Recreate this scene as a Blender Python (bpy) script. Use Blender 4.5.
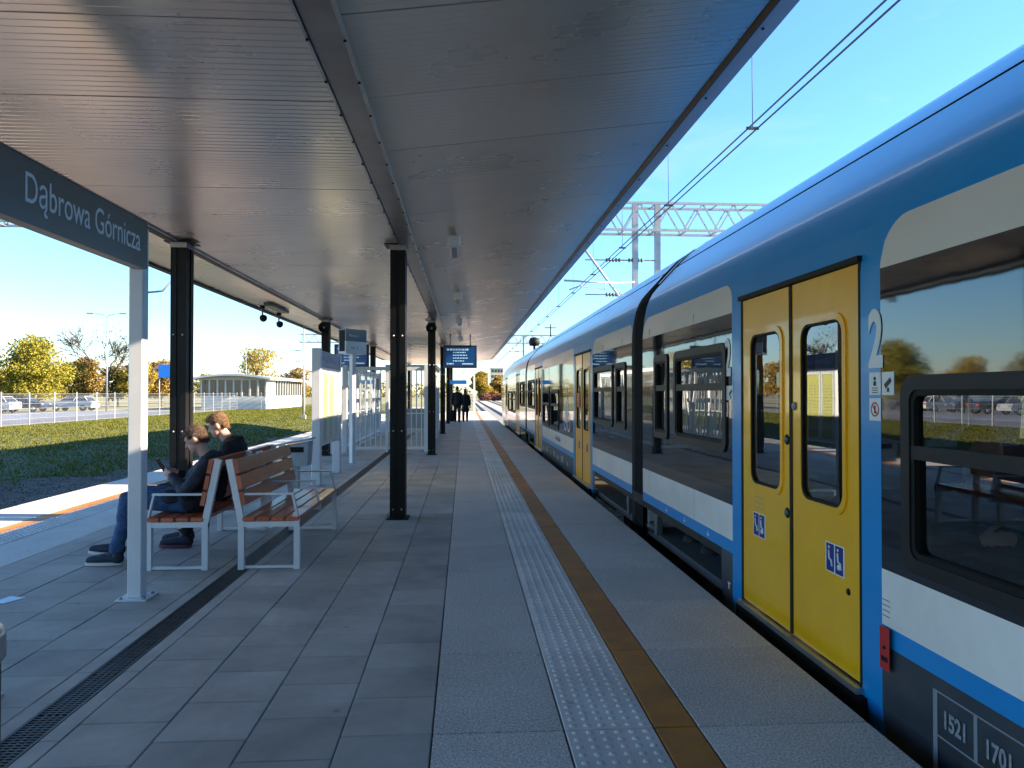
import bpy, bmesh, math, random
import numpy as np
from mathutils import Vector, Matrix, Euler
R = math.radians
random.seed(7); rng = np.random.default_rng(7)
for o in list(bpy.data.objects): bpy.data.objects.remove(o)
S = bpy.context.scene
COL = S.collection

# ---------------------------------------------------------------- camera, sky, sun, exposure
# x across the platform (right = train), y along it, z up; platform surface z = 0
CAM_H = 1.5
cam = bpy.data.cameras.new('camera'); cam_o = bpy.data.objects.new('camera', cam); COL.objects.link(cam_o)
cam.lens = 740 / 1024 * 36; cam.sensor_width = 36; cam.clip_start = 0.05; cam.clip_end = 5000
yaw, pitch = R(3.688), R(0.695)
fwd = Vector((math.sin(yaw)*math.cos(pitch), math.cos(yaw)*math.cos(pitch), math.sin(pitch)))
cam_o.location = (0, 0, CAM_H); cam_o.rotation_euler = fwd.to_track_quat('-Z', 'Y').to_euler()
S.camera = cam_o

SUN_EL, DRIFT = R(22.5), R(6)
sun_from = Vector((math.cos(DRIFT)*math.cos(SUN_EL), -math.sin(DRIFT)*math.cos(SUN_EL), math.sin(SUN_EL)))
W = bpy.data.worlds.new('World'); S.world = W; W.use_nodes = True
wn = W.node_tree.nodes; wl = W.node_tree.links
bg = wn['Background']
sky = wn.new('ShaderNodeTexSky'); sky.sky_type = 'NISHITA'; sky.sun_disc = False
sky.sun_elevation = SUN_EL; sky.sun_rotation = math.atan2(sun_from.x, sun_from.y)
sky.altitude = 2800; sky.air_density = 1.9; sky.dust_density = 0.0; sky.ozone_density = 9.0
wtc = wn.new('ShaderNodeTexCoord'); wmp = wn.new('ShaderNodeMapping'); wmp.inputs['Scale'].default_value = (1.2, 2.6, 5.0)
wno = wn.new('ShaderNodeTexNoise'); wno.inputs['Scale'].default_value = 2.1; wno.inputs['Detail'].default_value = 9; wno.inputs['Roughness'].default_value = .62; wno.inputs['Distortion'].default_value = .6
wrg = wn.new('ShaderNodeMapRange'); wrg.inputs[1].default_value = .56; wrg.inputs[2].default_value = .78; wrg.inputs[4].default_value = .30
wmx = wn.new('ShaderNodeMix'); wmx.data_type = 'RGBA'; wmx.inputs[7].default_value = (2.6, 2.9, 3.2, 1)
wl.new(wtc.outputs['Generated'], wmp.inputs[0]); wl.new(wmp.outputs[0], wno.inputs['Vector']); wl.new(wno.outputs[0], wrg.inputs[0]); wl.new(wrg.outputs[0], wmx.inputs[0])
wl.new(sky.outputs[0], wmx.inputs[6]); wl.new(wmx.outputs[2], bg.inputs[0]); bg.inputs[1].default_value = 0.064
sl = bpy.data.lights.new('sun', 'SUN'); sl.energy = 3.9; sl.angle = R(0.5); sl.color = (1, .86, .68)
so = bpy.data.objects.new('sun', sl); COL.objects.link(so); so.location = (40, -10, 30)
so.rotation_euler = (-sun_from).to_track_quat('-Z', 'Y').to_euler()
S.view_settings.view_transform = 'Standard'; S.view_settings.look = 'None'
S.view_settings.exposure = 2.7; S.view_settings.gamma = 1
S.render.engine = 'CYCLES'
cy = S.cycles
cy.use_denoising = True; cy.max_bounces = 8; cy.diffuse_bounces = 4; cy.glossy_bounces = 4
cy.transparent_max_bounces = 12; cy.sample_clamp_indirect = 6; cy.caustics_reflective = False; cy.caustics_refractive = False

# ---------------------------------------------------------------- materials
MATS = {}
def mat(name, c, c2=None, scale=3., rough=.6, metal=0., bump=0., bscale=60., detail=4., coat=0., spec=.5, rnd=0., stretch=None, r2=None, ior=None, lo=.35, hi=.65, stain=0., spots=0.):
    if name in MATS: return MATS[name]
    m = bpy.data.materials.new(name); m.use_nodes = True
    n = m.node_tree.nodes; l = m.node_tree.links; b = n['Principled BSDF']
    def c4(q): return (q[0], q[1], q[2], 1)
    b.inputs['Base Color'].default_value = c4(c)
    b.inputs['Roughness'].default_value = rough; b.inputs['Metallic'].default_value = metal
    b.inputs['Specular IOR Level'].default_value = spec
    if ior: b.inputs['IOR'].default_value = ior
    if coat: b.inputs['Coat Weight'].default_value = coat; b.inputs['Coat Roughness'].default_value = .05
    tc = n.new('ShaderNodeTexCoord'); src = tc.outputs['Object']
    geo = n.new('ShaderNodeNewGeometry'); src = geo.outputs['Position']
    if stretch:
        mp = n.new('ShaderNodeMapping'); mp.inputs['Scale'].default_value = stretch
        l.new(src, mp.inputs[0]); src = mp.outputs[0]
    out = None
    if c2 is not None:
        t = n.new('ShaderNodeTexNoise'); t.inputs['Scale'].default_value = scale; t.inputs['Detail'].default_value = detail
        t.inputs['Roughness'].default_value = .6
        l.new(src, t.inputs['Vector'])
        rp = n.new('ShaderNodeMapRange'); rp.inputs[1].default_value = lo; rp.inputs[2].default_value = hi
        l.new(t.outputs[0], rp.inputs[0])
        mx = n.new('ShaderNodeMix'); mx.data_type = 'RGBA'
        mx.inputs[6].default_value = c4(c); mx.inputs[7].default_value = c4(c2)
        l.new(rp.outputs[0], mx.inputs[0]); out = mx.outputs[2]
        if r2 is not None:
            rr = n.new('ShaderNodeMapRange'); rr.inputs[3].default_value = rough; rr.inputs[4].default_value = r2
            l.new(rp.outputs[0], rr.inputs[0]); l.new(rr.outputs[0], b.inputs['Roughness'])
    if rnd:
        oi = n.new('ShaderNodeObjectInfo'); rr = n.new('ShaderNodeMapRange')
        rr.inputs[3].default_value = 1 - rnd; rr.inputs[4].default_value = 1 + rnd
        l.new(oi.outputs['Random'], rr.inputs[0])
        mv = n.new('ShaderNodeMix'); mv.data_type = 'RGBA'; mv.blend_type = 'MULTIPLY'; mv.inputs[0].default_value = 1
        if out: l.new(out, mv.inputs[6])
        else: mv.inputs[6].default_value = c4(c)
        l.new(rr.outputs[0], mv.inputs[7]); out = mv.outputs[2]
    def mul(val):
        nonlocal out
        mv = n.new('ShaderNodeMix'); mv.data_type = 'RGBA'; mv.blend_type = 'MULTIPLY'; mv.inputs[0].default_value = 1
        if out: l.new(out, mv.inputs[6])
        else: mv.inputs[6].default_value = c4(c)
        l.new(val, mv.inputs[7]); out = mv.outputs[2]
    if stain:
        t = n.new('ShaderNodeTexNoise'); t.inputs['Scale'].default_value = 1.3; t.inputs['Detail'].default_value = 9; t.inputs['Roughness'].default_value = .68; t.inputs['Distortion'].default_value = .4
        l.new(src, t.inputs['Vector']); rr = n.new('ShaderNodeMapRange'); rr.inputs[1].default_value = .34; rr.inputs[2].default_value = .62; rr.inputs[3].default_value = 1-stain; rr.inputs[4].default_value = 1.04
        l.new(t.outputs[0], rr.inputs[0]); mul(rr.outputs[0])
    if spots:
        t = n.new('ShaderNodeTexVoronoi'); t.inputs['Scale'].default_value = 2.6; l.new(src, t.inputs['Vector'])
        rr = n.new('ShaderNodeMapRange'); rr.inputs[1].default_value = .035; rr.inputs[2].default_value = .06; rr.inputs[3].default_value = 1-spots; rr.inputs[4].default_value = 1
        l.new(t.outputs['Distance'], rr.inputs[0]); mul(rr.outputs[0])
    if out: l.new(out, b.inputs['Base Color'])
    if bump:
        t2 = n.new('ShaderNodeTexNoise'); t2.inputs['Scale'].default_value = bscale; t2.inputs['Detail'].default_value = 3
        l.new(src, t2.inputs['Vector'])
        bp = n.new('ShaderNodeBump'); bp.inputs['Strength'].default_value = min(1, bump); bp.inputs['Distance'].default_value = .02 * bump
        l.new(t2.outputs[0], bp.inputs['Height']); l.new(bp.outputs[0], b.inputs['Normal'])
    MATS[name] = m
    return m
def glass(name, tint, ior=.08, rough=0.):
    if name in MATS: return MATS[name]
    m = bpy.data.materials.new(name); m.use_nodes = True
    n = m.node_tree.nodes; l = m.node_tree.links; n.remove(n['Principled BSDF'])
    tr = n.new('ShaderNodeBsdfTransparent'); tr.inputs[0].default_value = (*tint, 1)
    gl = n.new('ShaderNodeBsdfGlossy'); gl.inputs['Roughness'].default_value = rough; gl.inputs[0].default_value = (.95, .97, 1, 1)
    geo = n.new('ShaderNodeNewGeometry'); t2 = n.new('ShaderNodeTexNoise'); t2.inputs['Scale'].default_value = 1.6; t2.inputs['Detail'].default_value = 1
    bp = n.new('ShaderNodeBump'); bp.inputs['Strength'].default_value = .12; bp.inputs['Distance'].default_value = .012
    l.new(geo.outputs['Position'], t2.inputs['Vector']); l.new(t2.outputs[0], bp.inputs['Height'])
    l.new(bp.outputs[0], gl.inputs['Normal'])
    vd = n.new('ShaderNodeVectorMath'); vd.operation = 'DOT_PRODUCT'; l.new(geo.outputs['Incoming'], vd.inputs[0]); l.new(geo.outputs['Normal'], vd.inputs[1])
    def mth(op, a_, b_=None):
        q = n.new('ShaderNodeMath'); q.operation = op
        for i_, v_ in enumerate((a_, b_)):
            if v_ is None: continue
            if isinstance(v_, (int, float)): q.inputs[i_].default_value = v_
            else: l.new(v_, q.inputs[i_])
        return q.outputs[0]
    p5 = mth('POWER', mth('SUBTRACT', 1.0, mth('ABSOLUTE', vd.outputs['Value'])), 5.0)
    fac = mth('ADD', mth('MULTIPLY', p5, 1-ior), ior)          # Schlick reflectance, same from both sides
    mx = n.new('ShaderNodeMixShader'); l.new(fac, mx.inputs[0]); l.new(tr.outputs[0], mx.inputs[1]); l.new(gl.outputs[0], mx.inputs[2])
    l.new(mx.outputs[0], n['Material Output'].inputs[0]); MATS[name] = m
    return m
def emis(name, c, e):
    m = bpy.data.materials.new(name); m.use_nodes = True; b = m.node_tree.nodes['Principled BSDF']
    b.inputs['Base Color'].default_value = (*c, 1); b.inputs['Emission Color'].default_value = (*c, 1); b.inputs['Emission Strength'].default_value = e
    b.inputs['Roughness'].default_value = .2
    MATS[name] = m; return m
M = dict(
 tile=mat('paving_concrete', (.47,.39,.315), (.58,.49,.40), 2.2, .62, bump=.25, bscale=140, rnd=.13, stain=.30, spots=.35, detail=8, lo=.3, hi=.7, r2=.8),
 slab=mat('granite_slab', (.41,.335,.27), (.88,.76,.645), 95, .62, bump=.15, bscale=170, rnd=.07, stain=.12, spots=.3, detail=2, lo=.35, hi=.65),
 tact=mat('tactile_concrete', (.76,.655,.56), (.82,.715,.62), 4, .55, bump=.1, bscale=150, rnd=.06, stain=.22, spots=.25),
 ochre=mat('ochre_strip', (.62,.215,.01), (.44,.155,.015), 5, .6, bump=.15, bscale=150, rnd=.06, detail=9, stain=.3),
 joint=mat('joint_grout', (.035,.035,.038), (.06,.06,.06), 9, .9),
 conc=mat('concrete_edge', (.23,.22,.21), (.32,.31,.3), 2, .8, bump=.3, bscale=50),
 iron=mat('cast_iron_grate', (.022,.02,.021), (.05,.042,.04), 12, .5, metal=.4),
 white=mat('white_coated_steel', (.74,.72,.70), (.80,.78,.76), 2.5, .38, spec=.5, rnd=.03),
 wood=mat('red_brown_slat', (.48,.105,.04), (.60,.155,.06), 6, .38, bump=.12, bscale=30, rnd=.16, stretch=(6,1,6), coat=.2),
 black=mat('black_coated_steel', (.004,.004,.0045), (.009,.0085,.0085), 4, .45, rnd=.1, spec=.22),
 ceil=mat('anodised_ceiling', (.78,.705,.61), (.85,.775,.68), .9, .26, metal=.70, rnd=.03, r2=.33),
 gut=mat('gutter_steel', (.30,.29,.285), (.38,.37,.36), 2, .4, metal=.8),
 galv=mat('galvanised_steel', (.32,.325,.33), (.42,.42,.43), 7, .45, metal=.75),
 fascia=mat('grey_fascia', (.38,.39,.41), (.44,.45,.47), 2, .4),
 signbg=mat('sign_dark_blue_grey', (.115,.108,.10), (.13,.122,.114), 2, .32, coat=.3),
 signw=mat('sign_white_print', (.78,.78,.78), rough=.5),
 tblue=mat('train_blue_paint', (.004,.25,.60), (.006,.27,.63), 1.5, .28, coat=.25, spec=.4, bump=.45, bscale=1.7),
 twhite=mat('train_white_paint', (.88,.80,.72), (.90,.83,.75), 1.5, .3, coat=.5, stain=.15),
 tcream=mat('train_cream_paint', (.72,.66,.58), (.76,.70,.62), 1.5, .3, coat=.7),
 tyel=mat('train_yellow_paint', (.95,.44,.004), (.95,.47,.006), 2, .28, coat=.4, stain=.08),
 tgrey=mat('train_grey_skirt', (.03,.04,.055), (.055,.062,.07), 3, .42, coat=.3, stain=.35),
 tband=mat('train_black_band', (.006,.007,.009), rough=.035, spec=.9, ior=1.62, bump=.22, bscale=1.5),
 rub=mat('black_rubber', (.006,.006,.006), (.011,.011,.011), 8, .6, spec=.2),
 frame=mat('window_frame_rubber', (.008,.008,.009), (.013,.012,.012), 5, .5, spec=.3),
 under=mat('undercarriage', (.008,.008,.008), (.02,.018,.016), 7, .7, metal=.2),
 alu=mat('brushed_aluminium', (.5,.5,.5), (.6,.6,.6), 9, .35, metal=.9),
 inter=mat('train_interior_grey', (.35,.37,.38), (.42,.44,.45), 2, .6),
 tfloor=mat('train_floor', (.09,.1,.11), rough=.7),
 seatb=mat('train_seat_fabric', (.02,.06,.16), (.03,.09,.22), 20, .85),
 red=mat('red_plastic', (.5,.02,.02), rough=.4),
 green=mat('green_button', (.02,.11,.07), rough=.35),
 pblue=mat('pictogram_blue', (.012,.02,.17), rough=.4),
 blackp=mat('black_print', (.02,.02,.02), rough=.5),
 greyp=mat('grey_print', (.25,.26,.28), rough=.5),
 skin=mat('skin', (.50,.275,.195), (.58,.33,.24), 9, .5),
 hair1=mat('dark_blond_hair', (.10,.052,.025), (.055,.028,.014), 60, .5, stretch=(1,1,4), bump=.8, bscale=90),
 hair2=mat('ginger_hair', (.20,.10,.042), (.12,.058,.026), 60, .5, stretch=(1,1,4), bump=.8, bscale=90),
 jacket=mat('dark_navy_jacket', (.008,.012,.022), (.016,.021,.034), 14, .75, bump=.6, bscale=18),
 blkjacket=mat('black_jacket', (.006,.006,.007), (.013,.013,.014), 14, .75, bump=.6, bscale=18),
 jeans=mat('blue_jeans', (.022,.06,.15), (.045,.105,.22), 22, .85, bump=.6, bscale=26),
 darktr=mat('dark_trousers', (.012,.014,.02), (.02,.022,.028), 20, .85, bump=.5, bscale=26),
 sock=mat('grey_green_sock', (.10,.105,.08), rough=.9),
 shoe=mat('navy_shoe', (.012,.015,.03), (.02,.024,.042), 30, .7),
 sole=mat('white_sole', (.62,.6,.58), rough=.6),
 pink=mat('pink_trim', (.22,.04,.09), rough=.6),
 phone=mat('phone_black', (.01,.01,.012), rough=.15),
 steelbin=mat('bin_grey_steel', (.30,.33,.37), (.37,.40,.43), 4, .4, metal=.3),
 ballast=mat('ballast_stone', (.22,.18,.14), (.48,.42,.35), 14, .9, bump=1, bscale=16, detail=8),
 railm=mat('rail_steel', (.14,.10,.07), (.24,.19,.15), 6, .5, metal=.5),
 sleeper=mat('concrete_sleeper', (.30,.28,.25), (.4,.38,.34), 5, .85),
 soil=mat('bare_soil', (.05,.034,.022), (.13,.095,.065), 3.5, .95, bump=1, bscale=9, detail=8),
 turf=mat('turf_ground', (.04,.055,.01), (.09,.09,.02), 1.1, .95, bump=.8, bscale=10, detail=8),
 field=mat('dry_field', (.13,.13,.05), (.22,.19,.09), .15, .95, detail=8),
 asph=mat('parking_asphalt', (.10,.105,.115), (.15,.155,.165), 1.5, .85, bump=.2, bscale=40),
 pave=mat('parking_paving', (.15,.16,.185), (.19,.20,.22), .8, .7),
 fence=mat('white_fence_steel', (.36,.36,.35), rough=.45),
 stucco=mat('white_render_wall', (.50,.48,.44), (.56,.54,.50), 1.2, .8),
 roofg=mat('grey_metal_roof', (.42,.43,.43), (.5,.5,.5), 1, .45, metal=.3),
 wdark=mat('dark_window_glass', (.02,.025,.03), rough=.05, spec=.8),
 bark=mat('bark', (.07,.05,.035), (.12,.09,.065), 8, .9, bump=.6, bscale=20),
 barkl=mat('pale_bark', (.055,.043,.035), (.09,.07,.056), 8, .9),
 tyre=mat('tyre_rubber', (.015,.015,.015), rough=.8),
 hub=mat('wheel_hub', (.45,.45,.46), rough=.3, metal=.8),
 blues=mat('blue_sign_face', (.01,.16,.55), rough=.4),
 mastg=mat('mast_grey', (.26,.265,.27), (.33,.33,.33), 5, .5, metal=.25),
 wire=mat('copper_wire', (.035,.03,.028), rough=.6),
 insul=mat('insulator_brown', (.10,.05,.03), rough=.3),
 beige=mat('beige_facade', (.52,.43,.31), (.58,.49,.37), .3, .85),
 brick=mat('brown_facade', (.28,.22,.18), (.34,.27,.22), .3, .85),
)
M['pane'] = glass('train_window_glass', (.42,.47,.47), .15)
M['dpane'] = glass('door_window_glass', (.42,.48,.47), .17)
M['clear'] = glass('clear_shelter_glass', (.86,.91,.91), .07)
M['screen'] = emis('screen_blue', (.004,.045,.15), .07)
M['scrtext'] = emis('screen_text', (.35,.55,.75), .07)
def leafmat(name, a, b):
    m = bpy.data.materials.new(name); m.use_nodes = True; n = m.node_tree.nodes; l = m.node_tree.links
    p = n['Principled BSDF']; p.inputs['Roughness'].default_value = .75; p.inputs['Specular IOR Level'].default_value = .2
    geo = n.new('ShaderNodeNewGeometry'); rp = n.new('ShaderNodeMix'); rp.data_type = 'RGBA'
    rp.inputs[6].default_value = (*a, 1); rp.inputs[7].default_value = (*b, 1)
    l.new(geo.outputs['Random Per Island'], rp.inputs[0]); l.new(rp.outputs[2], p.inputs['Base Color'])
    tl = n.new('ShaderNodeBsdfTranslucent'); l.new(rp.outputs[2], tl.inputs[0])
    ms = n.new('ShaderNodeMixShader'); ms.inputs[0].default_value = .3
    l.new(p.outputs[0], ms.inputs[1]); l.new(tl.outputs[0], ms.inputs[2]); l.new(ms.outputs[0], n['Material Output'].inputs[0])
    return m
L_YG = leafmat('leaf_yellow_green', (.17,.16,.02), (.32,.27,.035))
L_GOLD = leafmat('leaf_gold', (.28,.20,.02), (.40,.29,.04))
L_ORANGE = leafmat('leaf_orange', (.22,.13,.025), (.34,.22,.045))
L_OLIVE = leafmat('leaf_olive', (.14,.125,.03), (.28,.22,.055))
L_PURPLE = leafmat('leaf_russet', (.15,.05,.05), (.24,.10,.07))
L_GRASS = leafmat('grass_blade', (.065,.085,.008), (.17,.15,.022))
L_DRY = leafmat('soil_litter', (.045,.04,.018), (.12,.10,.05))

# ---------------------------------------------------------------- mesh helpers
class MB:
    def __init__(s): s.v = []; s.f = []; s.sm = []
    def add(s, vs, fs, smooth=False):
        o = len(s.v); s.v += [tuple(p) for p in vs]; s.f += [tuple(i + o for i in f) for f in fs]; s.sm += [smooth] * len(fs); return s
    def box(s, x0, x1, y0, y1, z0, z1):
        return s.add([(x0,y0,z0),(x1,y0,z0),(x1,y1,z0),(x0,y1,z0),(x0,y0,z1),(x1,y0,z1),(x1,y1,z1),(x0,y1,z1)],
                     [(0,3,2,1),(4,5,6,7),(0,1,5,4),(1,2,6,5),(2,3,7,6),(3,0,4,7)])
    def cbox(s, x0, x1, y0, y1, z0, z1, c=.004):   # box with every edge along the top and sides chamfered
        def ring(d, z): return [(x0+d,y0+c,z) if False else p for p in [(x0+d+c,y0+d,z),(x1-d-c,y0+d,z),(x1-d,y0+d+c,z),(x1-d,y1-d-c,z),(x1-d-c,y1-d,z),(x0+d+c,y1-d,z),(x0+d,y1-d-c,z),(x0+d,y0+d+c,z)]]
        rs = [ring(c,z0), ring(0,z0+c), ring(0,z1-c), ring(c,z1)]
        vs = sum(rs, []); fs = [tuple(range(7,-1,-1)), tuple(24+i for i in range(8))]
        for k in range(3):
            for i in range(8):
                j = (i+1) % 8; fs.append((k*8+i, k*8+j, k*8+8+j, k*8+8+i))
        return s.add(vs, fs)
    def tube(s, pts, r, n=8, r2=None, caps=True, smooth=True):
        pts = [Vector(p) for p in pts]; vs = []; fs = []
        rr = [r + (r2 - r) * i / (len(pts)-1) for i in range(len(pts))] if r2 is not None else [r]*len(pts)
        if isinstance(r, (list, tuple)): rr = list(r)
        a = None
        for i, p in enumerate(pts):
            d = (pts[min(i+1,len(pts)-1)] - pts[max(i-1,0)]).normalized()
            if a is None: a = d.orthogonal().normalized()
            a = (a - d * a.dot(d)); a = a.normalized() if a.length > 1e-6 else d.orthogonal().normalized()
            b = d.cross(a)
            vs += [p + (a*math.cos(2*math.pi*k/n) + b*math.sin(2*math.pi*k/n)) * rr[i] for k in range(n)]
        for i in range(len(pts)-1):
            for k in range(n):
                fs.append((i*n+k, i*n+(k+1)%n, (i+1)*n+(k+1)%n, (i+1)*n+k))
        if caps: fs += [tuple(range(n-1,-1,-1)), tuple((len(pts)-1)*n+k for k in range(n))]
        return s.add(vs, fs, smooth)
    def bar(s, p, q, w, h, up=(0,0,1)):            # rectangular bar from p to q
        p, q = Vector(p), Vector(q); d = (q-p).normalized(); u = Vector(up)
        if abs(d.dot(u)) > .98: u = Vector((0,1,0))
        a = d.cross(u).normalized(); b = a.cross(d)
        vs = [c + a*i*w/2 + b*j*h/2 for c in (p,q) for i,j in ((-1,-1),(1,-1),(1,1),(-1,1))]
        return s.add(vs, [(3,2,1,0),(4,5,6,7),(0,1,5,4),(1,2,6,5),(2,3,7,6),(3,0,4,7)])
    def lathe(s, prof, c=(0,0,0), axis='z', n=20):
        vs = []; fs = []
        for r, h in prof:
            for k in range(n):
                a = 2*math.pi*k/n; u, v = r*math.cos(a), r*math.sin(a)
                p = {'z':(u,v,h),'x':(h,u,v),'y':(v,h,u)}[axis]
                vs.append((p[0]+c[0], p[1]+c[1], p[2]+c[2]))
        for i in range(len(prof)-1):
            for k in range(n): fs.append((i*n+k, i*n+(k+1)%n, (i+1)*n+(k+1)%n, (i+1)*n+k))
        fs += [tuple(range(n-1,-1,-1)), tuple((len(prof)-1)*n+k for k in range(n))]
        return s.add(vs, fs, True)
    def prism(s, poly, d0, d1, axis='y'):         # polygon in the two other axes, extruded along axis
        def P(a, b, d): return {'y':(a,d,b),'x':(d,a,b),'z':(a,b,d)}[axis]
        n = len(poly); vs = [P(a,b,d0) for a,b in poly] + [P(a,b,d1) for a,b in poly]
        fs = [tuple(range(n)), tuple(range(2*n-1,n-1,-1))] + [(i,n+i,n+(i+1)%n,(i+1)%n) for i in range(n)]
        return s.add(vs, fs)
    def mesh(s, name, m):
        me = bpy.data.meshes.new(name); me.from_pydata(s.v, [], s.f); me.update()
        bm = bmesh.new(); bm.from_mesh(me); bmesh.ops.recalc_face_normals(bm, faces=bm.faces); bm.to_mesh(me); bm.free()
        me.polygons.foreach_set('use_smooth', s.sm); me.materials.append(m); me.update(); return me
    def build(s, name, m, parent=None, **kw):
        return link(name, s.mesh(name, m), parent, **kw)
def link(name, data, parent=None, loc=None, rot=None):
    o = bpy.data.objects.new(name, data); COL.objects.link(o)
    if parent: o.parent = parent
    if loc: o.location = loc
    if rot: o.rotation_euler = rot
    return o
def tag(o, label=None, cat=None, group=None, kind=None):
    if label: o['label'] = label
    if cat: o['category'] = cat
    if group: o['group'] = group
    if kind: o['kind'] = kind
    return o
def thing(name, label, cat, loc=(0,0,0), rz=0, group=None):
    o = link(name, None, None, loc, (0,0,rz)); o.empty_display_size = .2
    return tag(o, label, cat, group)
def kids(o): return [c for c in COL.objects if c.parent == o]
def copy_tree(o, parent=None):
    c = o.copy(); COL.objects.link(c); c.parent = parent
    for ch in kids(o): copy_tree(ch, c)
    return c
def npmesh(name, V, F, m, smooth=False):
    me = bpy.data.meshes.new(name); V = np.asarray(V, np.float32); F = np.asarray(F, np.int32); k = F.shape[1]
    me.vertices.add(len(V)); me.vertices.foreach_set('co', V.ravel())
    me.loops.add(F.size); me.loops.foreach_set('vertex_index', F.ravel())
    me.polygons.add(len(F)); me.polygons.foreach_set('loop_start', np.arange(0, F.size, k, dtype=np.int32)); me.polygons.foreach_set('loop_total', np.full(len(F), k, np.int32))
    me.materials.append(m); me.update(calc_edges=True); me.validate(); return me
def text(name, s, size, m, parent, loc, face, ext=.001, sx=1., align='LEFT', bold=0.):
    c = bpy.data.curves.new(name, 'FONT'); c.body = s; c.size = size; c.extrude = ext; c.offset = bold; c.align_x = align
    t = bpy.data.objects.new(name, c); COL.objects.link(t); bpy.context.view_layer.update()
    me = bpy.data.meshes.new_from_object(t.evaluated_get(bpy.context.evaluated_depsgraph_get()))
    bpy.data.objects.remove(t); me.materials.clear(); me.materials.append(m)
    X, Y = {'+x': ((0,1,0),(0,0,1)), '-x': ((0,-1,0),(0,0,1)), '-y': ((1,0,0),(0,0,1))}[face]
    X, Y = Vector(X), Vector(Y); Z = X.cross(Y)
    me.transform(Matrix(((X.x*sx,Y.x,Z.x,loc[0]),(X.y*sx,Y.y,Z.y,loc[1]),(X.z*sx,Y.z,Z.z,loc[2]),(0,0,0,1))))
    return link(name, me, parent)
def rrect(y0, y1, z0, z1, r, n=5):                 # rounded rectangle outline (a, b)
    out = []
    for cx, cz, a0 in ((y1-r,z1-r,0),(y0+r,z1-r,90),(y0+r,z0+r,180),(y1-r,z0+r,270)):
        for k in range(n+1):
            a = R(a0 + 90*k/n); out.append((cx+r*math.cos(a), cz+r*math.sin(a)))
    return out

# ---------------------------------------------------------------- the setting
def sheet(name, xs, zs, y0, y1, m, ny=2):
    mb = MB(); n = len(xs)
    ys = [y0 + (y1-y0)*j/(ny-1) for j in range(ny)]
    mb.add([(x, y, z) for y in ys for x, z in zip(xs, zs)], [(j*n+i, j*n+i+1, (j+1)*n+i+1, (j+1)*n+i) for j in range(ny-1) for i in range(n-1)], True)
    return tag(mb.build(name, m), kind='structure')
sheet('ground', [-1500,-60,-24,-20,-16,-14,-12.6,-11.4,-10.4,-9.4,-6.2,20,1500], [-.34,-.34,-.3,-.3,-.36,-.44,-.58,-.78,-.92,-.97,-.97,-.97,-.97], -300, 2500, M['field'], 3)
def gz(x): return float(np.interp(x, [-60,-24,-20,-16,-14,-12.6,-11.4,-10.4,-9.4], [-.34,-.3,-.3,-.36,-.44,-.58,-.78,-.92,-.97]))
xs = [-24.6,-24,-20,-16,-14,-12.6,-11.4,-10.4,-9.4,-9.0]; sheet('grass_bank', xs, [gz(x)+.006 for x in xs], -30, 130, M['turf'])
def soil_edge(y): return -12.9 + 2.9*float(np.clip((y-7)/22, 0, 1)) + .35*math.sin(y*.9) + .2*math.sin(y*2.3+1)
mb = MB(); vs = []; ys_ = [-30 + k*.8 for k in range(95)]
for y in ys_:
    e = soil_edge(y); vs += [(x, y, gz(x)+.014) for x in (e, e*.75-9.0*.25, e*.5-9.0*.5, e*.25-9.0*.75, -9.0)]
mb.add(vs, [(j*5+i, j*5+i+1, j*5+i+6, j*5+i+5) for j in range(94) for i in range(4)], True); tag(mb.build('soil_bank', M['soil']), kind='structure')
sheet('track_bed', [-9.1,-6.0], [-.955,-.955], -30, 130, M['ballast'])
sheet('track_bed', [1.9,14.], [-.93,-.93], -30, 228, M['ballast'])
sheet('parking_lot', [-60,-25.2], [-.33,-.296], -20, 78, M['asph'])
sheet('parking_lane', [-37,-30.], [-.30,-.29], -20, 78, M['pave'])

def scatter_blades(name, n, x0, x1, y0, y1, h, w, m, mode):
    x = rng.uniform(x0, x1, n); y = y0 + (y1-y0)*rng.uniform(0,1,n)**1.6
    e = -12.9 + 2.9*np.clip((y-7)/22, 0, 1) + .35*np.sin(y*.9) + .2*np.sin(y*2.3+1)
    if mode == 'grass': keep = (x < e) | (rng.uniform(0,1,n) < .30*np.exp(-(x-e)/.5))
    else: keep = x > e - .3
    x, y = x[keep], y[keep]; n = len(x)
    clump = .55 + .45*np.sin(x*1.7+np.sin(y*.8)*2)*np.sin(y*1.1+x*.6)
    hh = rng.uniform(.35,1,n)*h*(.5+clump)
    z = np.interp(x, [-60,-24,-20,-16,-14,-12.6,-11.4,-10.4,-9.4], [-.34,-.3,-.3,-.36,-.44,-.58,-.78,-.92,-.97])
    a = rng.uniform(0, 2*np.pi, n); lean = rng.normal(0,.55,(n,2))*hh[:,None]; w = w*(1+y/40)*rng.uniform(.5,1.2,n)
    V = np.empty((n,3,3), np.float32)
    V[:,0] = np.stack([x-np.cos(a)*w, y-np.sin(a)*w, z],1); V[:,1] = np.stack([x+np.cos(a)*w, y+np.sin(a)*w, z],1)
    V[:,2] = np.stack([x+lean[:,0], y+lean[:,1], z+hh],1)
    o = link(name, npmesh(name, V.reshape(-1,3), np.arange(3*n).reshape(n,3), m)); return o
tag(scatter_blades('grass', 170000, -24, -9.6, 0, 100, .10, .014, L_GRASS, 'grass'), 'short green grass on the bank between soil and fence', 'grass', kind='stuff')
tag(scatter_blades('soil_litter', 16000, -13.2, -9.2, 2, 45, .045, .018, L_DRY, 'soil'), 'dry leaf litter and weeds on the bare soil bank', 'litter', kind='stuff')

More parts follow.
